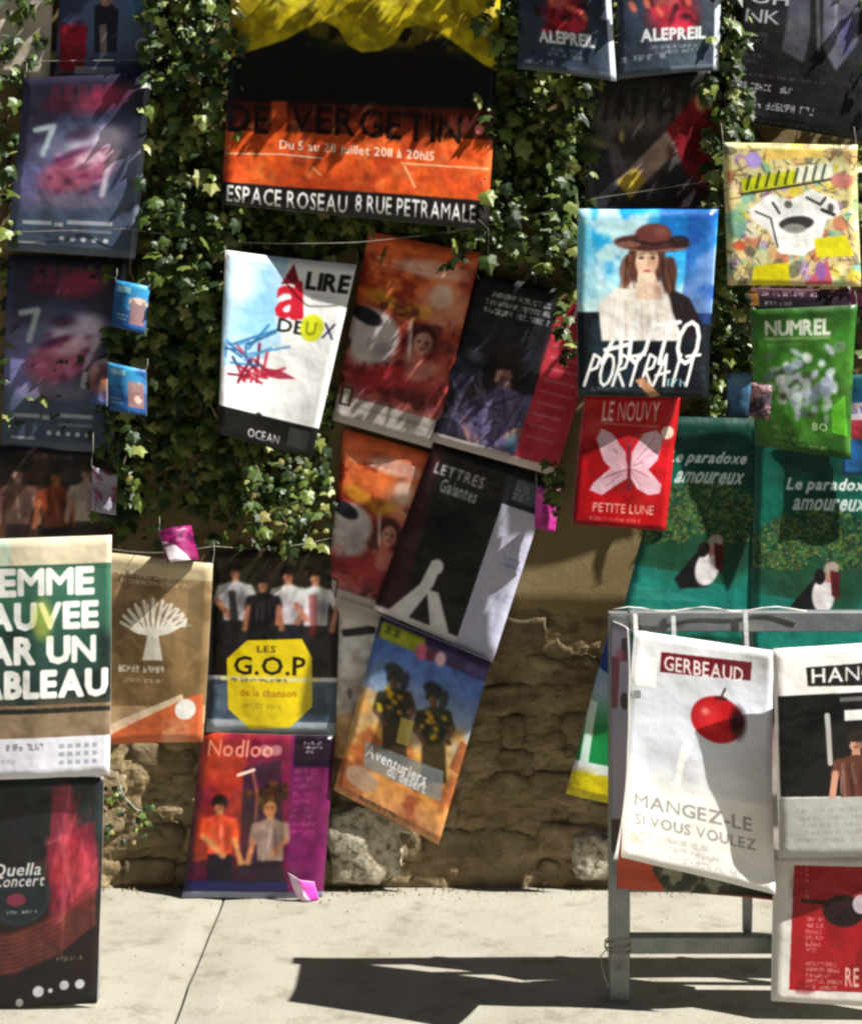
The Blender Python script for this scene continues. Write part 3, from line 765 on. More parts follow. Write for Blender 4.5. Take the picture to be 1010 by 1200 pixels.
Q = [(432, 271), (563, 297), (508, 526), (390, 492)]
o = sheet('poster', Q, (.08, .06), orange(Q), 'orange red poster of reclining women, upper one of two alike, beside white poster', bow=.006, group='orange red posters on the slanting panel'); add_ties(o)
Q = [(403, 502), (510, 532), (462, 742), (380, 716)]
o = sheet('poster', Q, (.042, .04), orange(Q), 'orange red poster of reclining women, lower one of two alike, in shade', bow=.003, group='orange red posters on the slanting panel')

Q = [(557, 318), (714, 352), (650, 558), (505, 517)]
A = Art(Q, '1c1e26').vgrad('24262c', '1c1e24', '2a2a3c', '34304a', '201c24').cloud('12100f', 40, .45, .6, .7)
A.small(570, 338, 84, 30, 3, 'c8ccd0', .9, .8, True)
A.fig(590, 432, 36, 'b88880', '2c2022', '685e8c', '2c2838', ((-1.25, 1.7, -.9, 2.6), (.9, 1.9, .2, 2.2)), 1, .95)
for k in range(70): A.line([(560 + A.r.randn() * 24, 500 + A.r.randn() * 22), (556 + A.r.randn() * 28, 470 + A.r.randn() * 24)], 3, ('7c74a0', '3c3450', '241c30', '645c88')[k % 4], .5)
A.ell(590, 412, 24, 13, '2a2024', .95).ell(574, 436, 8, 22, '120c0e', .9).ell(612, 440, 8, 20, '120c0e', .9).ell(556, 416, 14, 10, '8c94b0', .5, .4, .6).ell(598, 520, 8, 14, '3c7088', .6)
A.soft(1.1, .1)
A.small(570, 338, 84, 30, 3, 'c8ccd0', .9, .8, True)
A.ruv(.66, 0, 1, 1, 'c02c40').cloud('e04858', 40, .45, .6, .6, u0=.67).cloud('901c28', 30, .55, .65, .5, u0=.67)
A.ruv(.70, .03, .97, .17, '90202c', .7).text('12h', 676, 356, 26, 18, 'f0c0bc').ell(690, 366, 17, 14, 'f0b0b0', .35)
for k in range(9): A.ruv(.70, .3 + k * .065, .70 + A.r.uniform(.14, .26), .315 + k * .065, 'e08890', .5)
A.ruv(0, .945, .62, 1, 'b8b0b0').ruv(.62, .955, 1, 1, 'd0c0b8')
o = sheet('poster', Q, (.065, .06), A.grain(), 'dark poster with a crouching figure and a broad red strip on its right', bow=.005); add_ties(o, (0,), .04)
Q = [(694, 352), (726, 362), (718, 390), (690, 384)]
A = Art(Q, 'c83c50', 4).vgrad('d05060', 'a82438').ell(712, 370, 6, 8, 'f0a0b0', .9)
sheet('flyer', Q, .09, A, 'small crimson flyer tucked at the corner of the red strip', 'flyer', bow=.008, nu=8, nv=8)

Q = [(384, 690), (470, 712), (436, 900), (386, 884)]
A = Art(Q, 'd8d4d4').vgrad('d0c8c8', 'dcdcdc', 'c8c0b8', 'b08c60').poly([(400, 738), (440, 732), (440, 742), (402, 746)], '1c1c1e').ell(410, 812, 4, 7, '202024').cloud('a09890', 20, .5, .65, .6).small(400, 700, 50, 26, 4, '909098', .5).poly([(388, 840), (430, 830), (430, 900), (388, 900)], 'c89050', .7)
A.soft(1)
sheet('poster', Q, .03, A, 'whitish sheet with black strokes half hidden behind the desert poster', bow=.004)

Q = [(508, 518), (646, 562), (577, 776), (438, 712)]
A = Art(Q, '100e0f').vgrad('181416', '0e0c0d', '100e0f').poly([(500, 518), (520, 524), (470, 720), (440, 716)], '3c1014', .8)
A.text('LETTRES', 512, 541, 62, 14, 'c8ccd0').text('Galantes', 519, 560, 46, 17, 'dce4e4')
wh = 'e4e0e4'
A.poly([(506, 656), (518, 660), (508, 686), (478, 724), (452, 716), (492, 684)], wh).poly([(500, 690), (514, 694), (526, 742), (504, 738)], wh).ell(512, 664, 8, 10, wh).ell(515, 676, 3, 4, '181416')
A.poly([(438, 706), (577, 762), (577, 778), (438, 720)], wh)
A.soft(1, .08)
A.ruv(.68, 0, 1, .20, '20242a').ruv(.74, .05, .94, .17, '586068').small(606, 566, 24, 20, 4, 'b0b8bc', .8)
A.ruv(.68, .20, 1, 1, 'c4c4dc').small(592, 650, 26, 14, 2, '5068b0', .8).small(580, 690, 34, 12, 2, '8090c0', .6).small(590, 612, 30, 26, 4, 'a8a8c4', .6).small(570, 715, 30, 30, 4, 'a8a8c4', .6)
sheet('poster', Q, (.05, .05), A.grain(), 'black poster with white legs and a pale lilac text column', bow=.004, thick=.004)

Q = [(446, 722), (575, 775), (514, 990), (391, 926)]
A = Art(Q, '6080b8').vgrad('4c5cb0', '5478c0', '90a0b8', 'c8a468', 'd08c48', 'c89060').cloud('e0a040', 26, .5, .65, .7, v0=.42, v1=.8).cloud('8c3c20', 22, .52, .66, .7, v0=.6, v1=.95)
A.ruv(0, 0, 1, .11, '3c2c5c').ruv(.03, .02, .42, .11, '98a020').text('zz', 452, 733, 20, 8, '303410').ell(494, 764, 8, 10, 'd86890').ell(516, 772, 7, 9, 'e0b0c0').ell(504, 768, 6, 8, '702848').ruv(.8, .05, .98, .1, '58488c')
for (x, y) in ((462, 812), (508, 834)):
    A.fig(x, y - 18, 19, '6c4834', '1c2026', '2a280e', '3c2c14', ((-1.1, 2.0, -.6, 2.8), (1.1, 2, .7, 2.9)))
    A.ell(x, y - 26, 13, 9, '20242c').ell(x + 12, y - 12, 5, 14, '20242c', .9)
    for k in range(16): A.ell(x - 3 + A.r.randn() * 9, y + 16 + A.r.randn() * 10, 4, 3, ('d8b01c', 'c89018', '181408')[k % 3], .9)
A.soft(1.5)
A.poly([(470, 840), (486, 846), (478, 874), (464, 870)], 'e0cc60', .8).poly([(428, 868), (520, 904), (516, 940), (426, 898)], '78848c', .75).text('Aventuriers', 432, 872, 78, 14, 'e8ecf0', rot=.02).text('du desert', 456, 896, 50, 13, 'd8dce8').small(420, 930, 80, 30, 4, '3c2018', .8).ell(424, 912, 22, 14, 'a89888', .7).poly([(540, 868), (556, 880), (540, 910), (526, 900)], '8c4420', .8)
o = sheet('poster', Q, (.075, .075), A.grain(), 'desert poster with two figures, lowest of the slanting panel, pale thick edge', thick=.016, wave=.002)
Q = [(628, 570), (656, 574), (650, 624), (626, 618)]
A = Art(Q, 'd8309c', 4).vgrad('c83090', 'e850b8', 'c0288c').cloud('f890d8', 9, .55, .65, .7).cloud('901868', 12, .5, .6, .6)
o = sheet('flyer', Q, .09, A, 'bright pink flyer beside the lilac column and red butterfly poster', 'flyer', bow=.02, nu=8, nv=10); add_ties(o, (0, 1), .05)

# ------------------------------------------------------------------ upper right posters
def darkred(Q, t):
    A = Art(Q, '26303e').vgrad('20283a', '28323f', '3c4a58'); x0 = Q[0][0]; w = Q[1][0] - x0
    A.cloud('34405a', 30, .5, .65, .7); cx = x0 + w * .52
    A.ell(cx, 18, w * .3, 34, 'a81c30', .95, .2, .5).ell(cx - 8, 4, w * .16, 16, 'e0706c', .8, 0, .6).ell(cx + 12, 26, w * .14, 14, 'd83048', .8)
    for k in range(14): A.ell(cx + A.r.randn() * w * .16, 10 + A.r.randn() * 16, 8, 4, ('600c1c', 'e87858', '301018', 'c82840')[k % 4], .8, A.r.rand() * 3)
    A.soft(1.5)
    A.text(t, x0 + w * .22, 36, w * .62, 14, 'e4e8ec', bold=.6).small(x0 + w * .28, 55, w * .5, 12, 2, 'a8b4bc', .8, .8, True).small(x0 + 4, 66, w * .45, 10, 1, 'b8c0cc', .8).ruv(.5, .955, 1, .985, '8c98a8', .6)
    A.ruv(.94, 0, 1, 1, 'c8d0dc')
    return A.grain()
Q = [(610, -90), (710, -88), (722, 96), (606, 80)]
o = sheet('poster', Q, [.22, .24, .25, .22], darkred(Q, 'ALEPREIL'), 'dark slate poster with red bloom, left of the pair at the top', bow=.02, group='pair of dark slate posters at the top'); add_ties(o)
Q = [(722, -90), (846, -88), (842, 82), (724, 93)]
o = sheet('poster', Q, [.24, .21, .20, .24], darkred(Q, 'ALEPREIL'), 'dark slate poster with red bloom, right of the pair at the top', bow=.02, group='pair of dark slate posters at the top'); add_ties(o)

Q = [(682, 92), (840, 80), (836, 250), (686, 250)]
A = Art(Q, '4c4644').vgrad('181616', '5a5250', '605658', '343038').cloud('2c2828', 40, .5, .65, .7)
for k in range(7): A.line([(714 + k * 15, 102), (708 + k * 16, 140)], 5, '1c1a1a', .8)
A.text('AFFUT', 716, 106, 92, 32, '201c1c', .9)
A.poly([(684, 160), (722, 168), (738, 210), (720, 246), (684, 246)], '8c8890', .5).poly([(690, 180), (712, 172), (724, 240), (700, 246)], '34343c', .8)
A.poly([(722, 212), (784, 150), (800, 170), (738, 232)], 'b89c8c').poly([(722, 214), (744, 196), (756, 212), (738, 234)], 'd8b844').poly([(780, 152), (822, 104), (838, 120), (836, 236), (812, 230), (790, 168)], '8c1420').cloud('500810', 22, .48, .6, .7, u0=.66, v0=.2).ell(822, 118, 9, 13, 'd8a070').ell(830, 118, 8, 12, '98801c', .8).ell(728, 160, 3, 8, 'd8c880', .7).poly([(790, 190), (836, 226), (836, 250), (768, 250)], '2c2c34', .7)
A.soft(1.5)
o = sheet('poster', Q, (.12, .11), A.grain(), 'grey poster with an outstretched arm in a red sleeve', bow=.008); add_ties(o, (1,), .06)

Q = [(676, 246), (840, 246), (828, 467), (676, 464)]
A = Art(Q, '2090d0').vgrad('1c9ce0', '30a8e4', '60b8e4', '1c3460', '10141c').cloud('c8e8f4', 34, .48, .62, .9, v1=.55).cloud('1458a8', 30, .55, .68, .8, u0=.6, v1=.5)
A.ruv(0, .55, 1, 1, '14181e').cloud('20343c', 24, .5, .6, .7, v0=.6).poly([(806, 250), (838, 250), (832, 380), (790, 380), (800, 330)], '2448a0', .6).poly([(676, 250), (690, 250), (700, 350), (676, 350)], '90d8e8', .6)
A.poly([(700, 356), (732, 330), (752, 322), (784, 336), (800, 362), (796, 400), (704, 400)], 'ece4dc').poly([(778, 336), (806, 350), (828, 390), (800, 400), (786, 366)], '241c20')
A.ell(756, 306, 23, 34, '4a2a20', .95).ell(782, 322, 10, 22, '4a2c20', .9).ell(733, 318, 9, 18, '6c4030', .8)
A.poly([(746, 318), (765, 318), (774, 352), (742, 352)], 'e4c8b0').ell(770, 340, 10, 16, '8c6450', .5, 0, .8)
A.ell(756, 306, 14, 21, 'eccdb2').ell(764, 308, 9, 19, '9c6a50', .6, 0, .9).ell(756, 292, 15, 8, '5c3828', .75, 0, .7).ell(750, 312, 6, 5, 'e8a088', .6, 0, .8).line([(757, 302), (759, 312), (755, 313)], 1.6, 'a87458', .8)
A.ell(750, 303, 3.4, 1.8, '2c1c18', .9).ell(763, 303, 3.2, 1.7, '2c1c18', .9).ell(756, 318.5, 4.6, 1.8, 'b03c3c', .9).line([(746, 299), (753, 298)], 1.2, '3c241c').line([(760, 298), (767, 299)], 1.2, '3c241c')
A.ell(762, 286, 46, 11, '4c2a28', 1, .04).ell(764, 275, 22, 13, '6a3a34').ell(772, 272, 10, 9, '9c6458', .6, 0, .8).ell(794, 284, 13, 8, '241818', .8).ell(735, 287, 15, 4, '9c6c60', .8).line([(742, 283), (764, 287), (786, 283)], 3, '2c1c1c').line([(722, 291), (756, 296), (802, 292)], 1.6, 'c8a080', .6)
for k in range(14): A.line([(706 + k * 6.5, 396), (716 + k * 5 + A.r.randn() * 3, 345 + A.r.rand() * 14)], 2, ('ffffff', 'b8aca4', 'd8d0c8')[k % 3], .5)
for k in range(10): A.line([(736 + A.r.randn() * 4, 300), (730 + A.r.randn() * 5, 338)], 2, ('8c5840', '3c2018')[k % 2], .6).line([(780 + A.r.randn() * 4, 304), (786 + A.r.randn() * 5, 344)], 2, ('7c4c38', '2c1814')[k % 2], .6)
A.soft(.9, .1)
HAND = {'A': [[(0, 1), (.55, 0), (.8, 1)], [(.05, .68), (1, .55)]], 'U': [[(0, 0), (.08, .85), (.4, 1), (.75, .7), (.9, 0)]], 'T': [[(0, .06), (1, 0)], [(.55, 0), (.4, 1)]],
        'O': [[(.5 + .45 * math.sin(k * .63), .5 - .5 * math.cos(k * .63)) for k in range(11)]], 'P': [[(.1, 1), (.35, 0), (.85, .12), (.75, .42), (.25, .52)]], 'R': [[(.1, 1), (.35, 0), (.85, .12), (.75, .42), (.25, .52), (.9, 1)]], 'I': [[(.6, 0), (.4, 1)]]}
def hand(A, s_, x, y, w, h, lw, c, slant=0):
    step = w / len(s_)
    for k, ch in enumerate(s_):
        for st in HAND[ch]:
            A.line([(x + k * step + q[0] * step * .95 + slant * (1 - q[1]) * h, y + q[1] * h) for q in st], lw, c)
hand(A, 'AUTO', 704, 378, 112, 48, 5, 'f4f4f2', .18)
hand(A, 'PORTRAIT', 682, 416, 130, 36, 3.6, 'f4f4f2', .22)
A.poly([(742, 446), (752, 442), (772, 464), (760, 466)], 'c89068', .9).small(690, 452, 46, 8, 1, '78a0a8', .6).text('17h', 780, 444, 22, 9, '90b8c0')
o = sheet('poster', Q, [.29, .25, .27, .32], A.grain(.02), 'bright blue poster of a woman in a wide hat with handwritten white title', bow=.014, wave=.005, rough=.3); add_ties(o)

Q = [(684, 462), (797, 462), (779, 622), (669, 614)]
A = Art(Q, 'b81418').vgrad('b41820', 'c4141c', 'a80c14').cloud('7c080c', 40, .5, .65, .6)
A.text('LE NOUVY', 706, 470, 66, 24, 'e8ccc0').ell(781, 507, 8, 8, 'f4dcc8').line([(706, 496), (770, 500)], 2, 'd89888', .6)
A.soft(.5, .05)
bw = 'dcb0c0'
A.poly([(733, 560), (731, 530), (716, 508), (704, 502), (698, 514), (706, 540), (714, 548), (694, 566), (690, 574), (704, 580), (718, 570)], bw).poly([(737, 560), (738, 530), (752, 508), (768, 504), (776, 514), (770, 538), (758, 550), (774, 568), (772, 578), (758, 580), (744, 572)], bw)
for k in range(26):
    s_ = 1 if k % 2 else -1; x, y = 735 + s_ * (4 + A.r.rand() * 30), 510 + A.r.rand() * 64; A.line([(735, 548), (x, y)], 1.2, ('a04858', 'f4e0ec', 'c07888')[k % 3], .6)
A.line([(735, 520), (735, 574)], 3.5, '6c2834').line([(735, 522), (726, 506)], 1.5, '8c3c44').line([(735, 522), (745, 506)], 1.5, '8c3c44')
A.text('PETITE LUNE', 694, 588, 72, 11, 'e0a898').small(690, 603, 78, 7, 1, 'd88878', .8)
o = sheet('poster', Q, [.26, .235, .235, .265], A.grain(.02), 'bright red poster with a pale butterfly', bow=.018, rough=.3); add_ties(o, (0, 1), .04)

Q = [(872, -90), (1046, -80), (1012, 166), (846, 140)]
A = Art(Q, '17171b').vgrad('1c1c22', '151518', '101013').cloud('26262e', 40, .5, .65, .8)
A.poly([(920, -90), (950, -90), (948, 40), (940, 74), (914, 60), (922, 20)], '5a5a68', .9).poly([(966, -90), (1012, -90), (1004, 50), (978, 84), (962, 56)], '6c6c80', .9).poly([(985, 20), (1000, 24), (998, 60), (984, 68)], '585088', .7).line([(955, -90), (958, 60)], 4, '9098a0', .6).line([(982, -90), (978, 40)], 3, 'a8b0b8', .6)
A.soft(1.4)
A.text('OH', 880, -10, 44, 14, 'c8ccd4').text('NK', 874, 10, 40, 16, 'b8bcc6').small(870, 36, 36, 14, 2, '808490', .7).small(868, 60, 30, 14, 2, '707480', .6)
A.small(856, 92, 90, 12, 1, 'd8dade', .9).small(858, 112, 138, 14, 1, 'd0d2d8', .9).small(850, 132, 140, 14, 2, '888c94', .6).small(870, 84, 120, 5, 1, '888c98', .5)
o = sheet('poster', Q, (.15, .14), A.grain(), 'black poster with grey drapery and white lettering at the top right', bow=.01); add_ties(o, (3,), -.04)

Q = [(846, 167), (1002, 171), (1008, 336), (853, 334)]
A = Art(Q, 'd8cca0').vgrad('d8d090', 'e0cc90', 'd8c088')
for k in range(210):
    A.ell(846 + A.r.rand() * 162, 168 + A.r.rand() * 168, 3 + A.r.rand() * 8, 3 + A.r.rand() * 7, ('d0a870', 'a8c890', 'e8e0a8', 'c87858', '88b8a0', 'f0ecc8', 'b090b8', 'e0cc40', '787058', 'e8d0a0')[k % 10], .85, A.r.rand() * 3, .15)
for k in range(170):
    x, y = 850 + A.r.rand() * 152, 170 + A.r.rand() * 160; A.line([(x, y), (x + A.r.randn() * 9, y + A.r.randn() * 9)], 1.2, '302820', .7)
A.poly([(896, 176), (962, 174), (964, 184), (898, 188)], 'e0c060').ell(882, 188, 10, 10, 'a894d8').poly([(868, 210), (930, 200), (930, 216), (870, 226)], 'c8d018').poly([(930, 196), (974, 190), (976, 208), (932, 214)], 'e4e8d0').line([(868, 228), (930, 218), (974, 210)], 2.5, '20241c')
for k in range(9): A.line([(874 + k * 11, 222 - k * 1.6), (878 + k * 11, 206 - k * 1.6)], 3, '202818', .8)
A.poly([(876, 246), (900, 228), (924, 234), (950, 222), (980, 236), (984, 252), (968, 258), (960, 286), (940, 300), (912, 298), (900, 272), (880, 258)], 'f0f0ee')
A.ell(932, 262, 22, 9, '242424', .95, -.12).ell(930, 268, 14, 6, '8c8c88', .9).line([(904, 238), (912, 250)], 3, '30302c').line([(944, 232), (960, 240), (966, 232)], 3, '30302c').ell(922, 240, 5, 5, '6c6c64').ell(972, 244, 4, 6, '50504c').line([(884, 248), (902, 256), (910, 290)], 2, '282828').line([(962, 246), (976, 252)], 4, '202020')
A.ell(862, 262, 12, 18, '70b090', .8).poly([(952, 280), (990, 276), (1000, 300), (956, 302)], 'e0d814').poly([(882, 312), (922, 308), (924, 334), (880, 334)], 'e4d60c').poly([(940, 334), (968, 304), (974, 334)], 'c85868').ell(960, 318, 7, 12, '9060b8', .8).ell(866, 288, 8, 6, 'd86840').ell(985, 212, 14, 10, 'c87070', .8)
o = sheet('poster', Q, [.26, .22, .23, .27], A.soft(.8, .08).grain(.02), 'busy multicoloured comic style poster with a white shape in the middle', bow=.008); add_ties(o, (0, 1), .06)
Q = [(862, 337), (1020, 340), (1018, 368), (866, 362)]
A = Art(Q, '34242c', 3).vgrad('5c3040', '281c2c', '1c2420').small(884, 340, 100, 8, 1, 'e0d0e0', .9).small(896, 352, 36, 7, 1, 'd0c8d0', .9).ruv(.02, .1, .16, .8, 'b88030', .8).ruv(.84, .1, 1, .7, 'a04c78', .8)
sheet('poster', Q, .12, A, 'narrow dark strip of a poster showing below the multicoloured one', nv=6)

Q = [(879, 363), (1003, 357), (992, 536), (884, 522)]
A = Art(Q, '3c7c20').vgrad('2c5c1c', '3c7c24', '4c8c2c', '48902c', '386c20').cloud('224c14', 36, .5, .65, .7)
A.text('NUMREL', 896, 376, 72, 18, 'e4ecdc').line([(896, 397), (970, 395)], 2, 'b8d898').small(898, 401, 70, 6, 1, 'a0c080', .7)
for k in range(80):
    A.ell(938 + A.r.randn() * 20, 450 + A.r.randn() * 17, 4 + A.r.rand() * 5, 3 + A.r.rand() * 4, ('c8d8d4', 'a8b4cc', 'e4ecec', '6c7c88', 'b0c4b0', 'c0c8e0', '44543c', 'dce8f0')[k % 8], .85, A.r.rand() * 3)
A.soft(1.4)
A.text('NUMREL', 896, 376, 72, 18, 'e4ecdc', bold=.5)
A.ell(966, 454, 8, 14, 'a4a8d4', .6).ell(982, 406, 9, 7, '789078', .7).poly([(972, 476), (988, 462), (990, 510), (972, 506)], '6cd030', .8).small(904, 496, 36, 8, 1, 'a8c890', .7).text('BO', 950, 494, 18, 9, 'c0dca8').small(906, 508, 66, 14, 2, '90b878', .6)
o = sheet('poster', Q, [.27, .28, .26, .24], A.grain(), 'green poster with pale bluish crowd in the middle, lower right corner lifting', bow=.02, curl_corner=.05); add_ties(o, (1,), .04)
Q = [(851, 438), (880, 436), (878, 494), (852, 488)]
A = Art(Q, '4878a0', 4).vgrad('6890b0', '4c80ac', '2c4c6c').cloud('304860', 12, .5, .6, .6)
o = sheet('flyer', Q, [.13, .16, .16, .13], A, 'small dull blue flyer left of the green poster', 'flyer', bow=.012, nu=8, nv=8); add_ties(o, (0, 1), .05)
Q = [(880, 448), (904, 452), (902, 492), (876, 488)]
A = Art(Q, '504450', 4).cloud('c89898', 9, .5, .6, .9).cloud('241820', 10, .5, .6, .8)
sheet('flyer', Q, [.285, .295, .295, .285], A, 'tiny mottled flyer overlapping the left edge of the green poster', 'flyer', bow=.006, nu=6, nv=6)
Q = [(984, 440), (1050, 436), (1050, 560), (986, 556)]
A = Art(Q, '2c6ca8', 3).vgrad('14585c', '286cb0', '2c70b8', '1c5c90').ruv(0, .28, 1, .45, 'e8dce8').text('ab', 996, 476, 20, 9, '8088c0').ruv(0, .45, 1, .64, 'cc4454')
sheet('poster', Q, .25, A, 'blue poster with white and red bands cut by the right edge', bow=.006)

def peacock(Q, ox, oy, A=None):
    A = Art(Q, '0c6050').vgrad('04483c', '066454', '0c7c68', '187c70', '0c6858').cloud('04342c', 60, .45, .65, .7, v1=.6).cloud('2ca08c', 30, .55, .68, .6, v0=.6)
    cx, cy = 962 + ox, 690 + oy
    for k in range(9): A.ell(cx - 6, cy - 30, 92 - k * 7, 74 - k * 5.5, ('24563c', '1c4430')[k % 2], .5, 0, .2)
    for k in range(1500):
        t = A.r.uniform(-math.pi, 0); rr = 14 + 74 * A.r.rand() ** .6
        A.ell(cx - 6 + math.cos(t) * rr, cy - 22 + math.sin(t) * rr * .82, 2.1, 1.7, ('788c44', '3c6c38', '16301f', '6c7c3c', '24583c', '50743a', '143c2c', '5c4c30')[k % 8], .85)
    A.text('Le paradoxe', 920 + ox, 560 + oy, 100, 18, 'e0ece8', shear=.25).text('amoureux', 928 + ox, 584 + oy, 84, 14, 'd4e4e0', shear=.25)
    for k in range(8): A.line([(cx - 180 + k * 12, cy + 14 + k * 4), (cx - 90 + k * 12, cy + 24 + k * 3)], 2.5, ('4cb0a0', '90ccc0')[k % 2], .6)
    A.poly([(cx - 110, cy), (cx - 20, cy + 14), (cx + 60, cy + 40), (cx + 60, cy + 80), (cx - 110, cy + 80)], '1c887c', .6)
    A.poly([(cx - 36, cy + 20), (cx - 14, cy - 6), (cx - 4, cy - 16), (cx + 4, cy + 30), (cx - 30, cy + 32)], '141418').ell(cx + 2, cy + 8, 14, 22, 'ece8ea').ell(cx + 8, cy - 16, 8, 10, 'c08c80').ell(cx + 12, cy - 24, 9, 8, 'b8a8a0').poly([(cx + 10, cy - 22), (cx + 22, cy - 18), (cx + 20, cy + 14), (cx + 12, cy + 8)], '5c1c20').ell(cx - 2, cy - 14, 7, 10, '181418')
    A.soft(.8, .08)
    A.text('Le paradoxe', 920 + ox, 560 + oy, 100, 18, 'e0ece8', shear=.25, bold=.5).text('amoureux', 928 + ox, 584 + oy, 84, 14, 'd4e4e0', shear=.25, bold=.5)
    return A.grain(.02)
Q = [(788, 488), (968, 492), (964, 764), (720, 750)]
o = sheet('banner', Q, (.185, .20), peacock(Q, -136, -32), 'green banner with peacock fan, left of the two alike, behind red butterfly poster', 'banner', flat=True, wave=.0015, nu=18, group='green peacock banners')
Q = [(886, 500), (1100, 503), (1096, 790), (878, 782)]
o = sheet('banner', Q, (.19, .206), peacock(Q, 0, 0), 'green banner with peacock fan, right of the two alike, brighter, above the barrier', 'banner', flat=True, wave=.0015, nu=18, group='green peacock banners')
Q = [(716, 728), (800, 740), (742, 948), (663, 930)]
A = Art(Q, '4878b0').vgrad('2c58a0', '7898c0', 'a0b4c8', '18803c', '0c7034', 'd8d8d8').poly([(716, 728), (730, 730), (712, 790), (700, 780)], '1c3c90').ruv(0, .58, 1, .80, '0c8040').poly([(690, 820), (700, 822), (688, 900), (678, 898)], 'e8ecec', .8).ruv(0, .80, 1, .86, 'd0d8d8').ruv(0, .86, 1, 1, 'dccc08').cloud('a89808', 10, .5, .6, .5, v0=.86)
sheet('poster', Q, .12, A, 'blue green and yellow poster slanting on the wall behind the barrier post', bow=.004)

# ------------------------------------------------------------------ metal barrier at the right with its posters
BP = .90                                   # distance of the barrier from the wall
def bpt(x, y, dp=0): return at(x, y, BP + dp)
b0 = bpt(725, 1170); bar_root = empty('metal_barrier', (b0.x, -BP, 0))
tag(bar_root, 'grey metal crowd barrier standing on the pavement carrying posters', 'barrier')
L0 = bar_root.location
zt = bpt(725, 722).z; zr = bpt(725, 1105).z; zm = bpt(725, 1044).z
X0 = b0.x; X1 = X0 + 2.0
def rail(name, a, b, w, h):
    bm = bmesh.new(); bar(bm, Vector(a) - L0, Vector(b) - L0, w, h); return bm_obj(name, bm, M['metal'], bar_root)
rail('post', (X0, -BP, 0.002), (X0, -BP, zt + .01), .052, .045)
rail('post', (X1, -BP, 0.002), (X1, -BP, zt + .01), .052, .045)
rail('top_rail', (X0 + .026, -BP, zt - .012), (X1 - .026, -BP, zt - .012), .04, .052)
rail('bottom_rail', (X0 + .026, -BP, zr), (X1 - .026, -BP, zr), .04, .044)
rail('middle_rail', (X0 + .026, -BP + .03, zm), (X1 - .026, -BP + .03, zm), .02, .022)
xb = bpt(878, 1070).x - X0
for k in range(1, 6):
    rail('upright_bar', (X0 + xb * k if k < 6 else 0, -BP + .03, zr + .02), (X0 + xb * k, -BP + .03, zt - .03), .024, .02)
for x in (786, 870, 742):
    a = bpt(x, 716); bm = bmesh.new()
    bar(bm, Vector((a.x, -BP - .028, zt + .02)) - L0, Vector((a.x + .004, -BP - .03, zt - .075)) - L0, .011, .004, .0005, Vector((0, 1, 0)))
    bm_obj('clip', bm, M['white_tie'], bar_root)
bm = bmesh.new()
tube_mesh(bm, [Vector((X0 - .02 + .003 * k, -BP - .03 - .003 * math.sin(k * .5), zt + .022 + .006 * math.sin(k * 1.3))) + Vector((k * .035, 0, 0)) - L0 for k in range(14)], .002, 6)
bm_obj('top_cord', bm, M['white_tie'], bar_root, True)
# string knotted round the post at the bottom rail
bm = bmesh.new()
for r_ in range(3):
    tube_mesh(bm, [Vector((.036 * math.cos(t * .45), .034 * math.sin(t * .45), zr - .01 + r_ * .011 + .008 * math.sin(t * .45 + r_))) for t in range(15)], .0018, 5)
tube_mesh(bm, [Vector((-.03, -.03, zr)), Vector((-.05, -.035, zr - .02)), Vector((-.045, -.04, zr - .06)), Vector((-.03, -.04, zr - .1))], .0016, 5)
bm_obj('string_knot', bm, M['string'], bar_root, True)

# lilac sheet and orange sheet on the back of the barrier
Q = [(713, 726), (741, 738), (729, 1006), (714, 1010)]
A = Art(Q, 'a8a4bc', 5).vgrad('b0aec4', 'a4a2ba', 'a8a4b8', '948fa8').poly([(728, 748), (738, 748), (738, 775), (728, 775)], '34344c').poly([(714, 770), (726, 770), (724, 830), (714, 830)], '7c3040', .8).ell(732, 822, 5, 11, '2c2c28', .9).ell(728, 768, 6, 8, 'b84860', .6).poly([(713, 960), (738, 960), (738, 1012), (713, 1012)], '1c1a20')
sheet('poster', Q, [BP - .03, BP + .29, BP + .31, BP - .03], A, 'lilac poster seen edge on at the left end of the barrier', thick=.003, wave=.002)
# bars that hold the front row of posters away from the barrier
zf = bpt(725, 790).z
rail('side_arm', (X0, -BP - .023, zf), (X0 + .012, -BP - .26, zf), .02, .02)
rail('side_arm', (X1, -BP - .023, zf), (X1, -BP - .26, zf), .02, .02)
rail('front_rail', (X0 + .012, -BP - .055, zf), (X1 - .012, -BP - .055, zf), .02, .02)
Q = [(722, 975), (905, 985), (905, 1052), (722, 1042)]
A = Art(Q, 'a84028').vgrad('d05c3c', 'b04428').poly([(770, 975), (905, 985), (905, 1050), (780, 1046), (764, 1020)], '38382c').cloud('9c9c84', 16, .5, .6, .8, u0=.3)
sheet('poster', Q, BP + .065, A, 'dark and orange poster bottom peeping out below the apple poster', wave=.004, thick=.003)
Q = [(748, 800), (1240, 804), (1240, 1006), (750, 1002)]  # hidden banner, added only to make the barrier's ground shadow solid
A = Art(Q, 'b8b0a8', 1.5).vgrad('8c3040', 'b8b0a8', 'c8c0b8').cloud('60505c', 40, .5, .65, .6)
sheet('banner', Q, BP - .05, A, 'unseen long banner added behind the front posters to fill out the ground shadow', 'banner', thick=.002, nu=24)
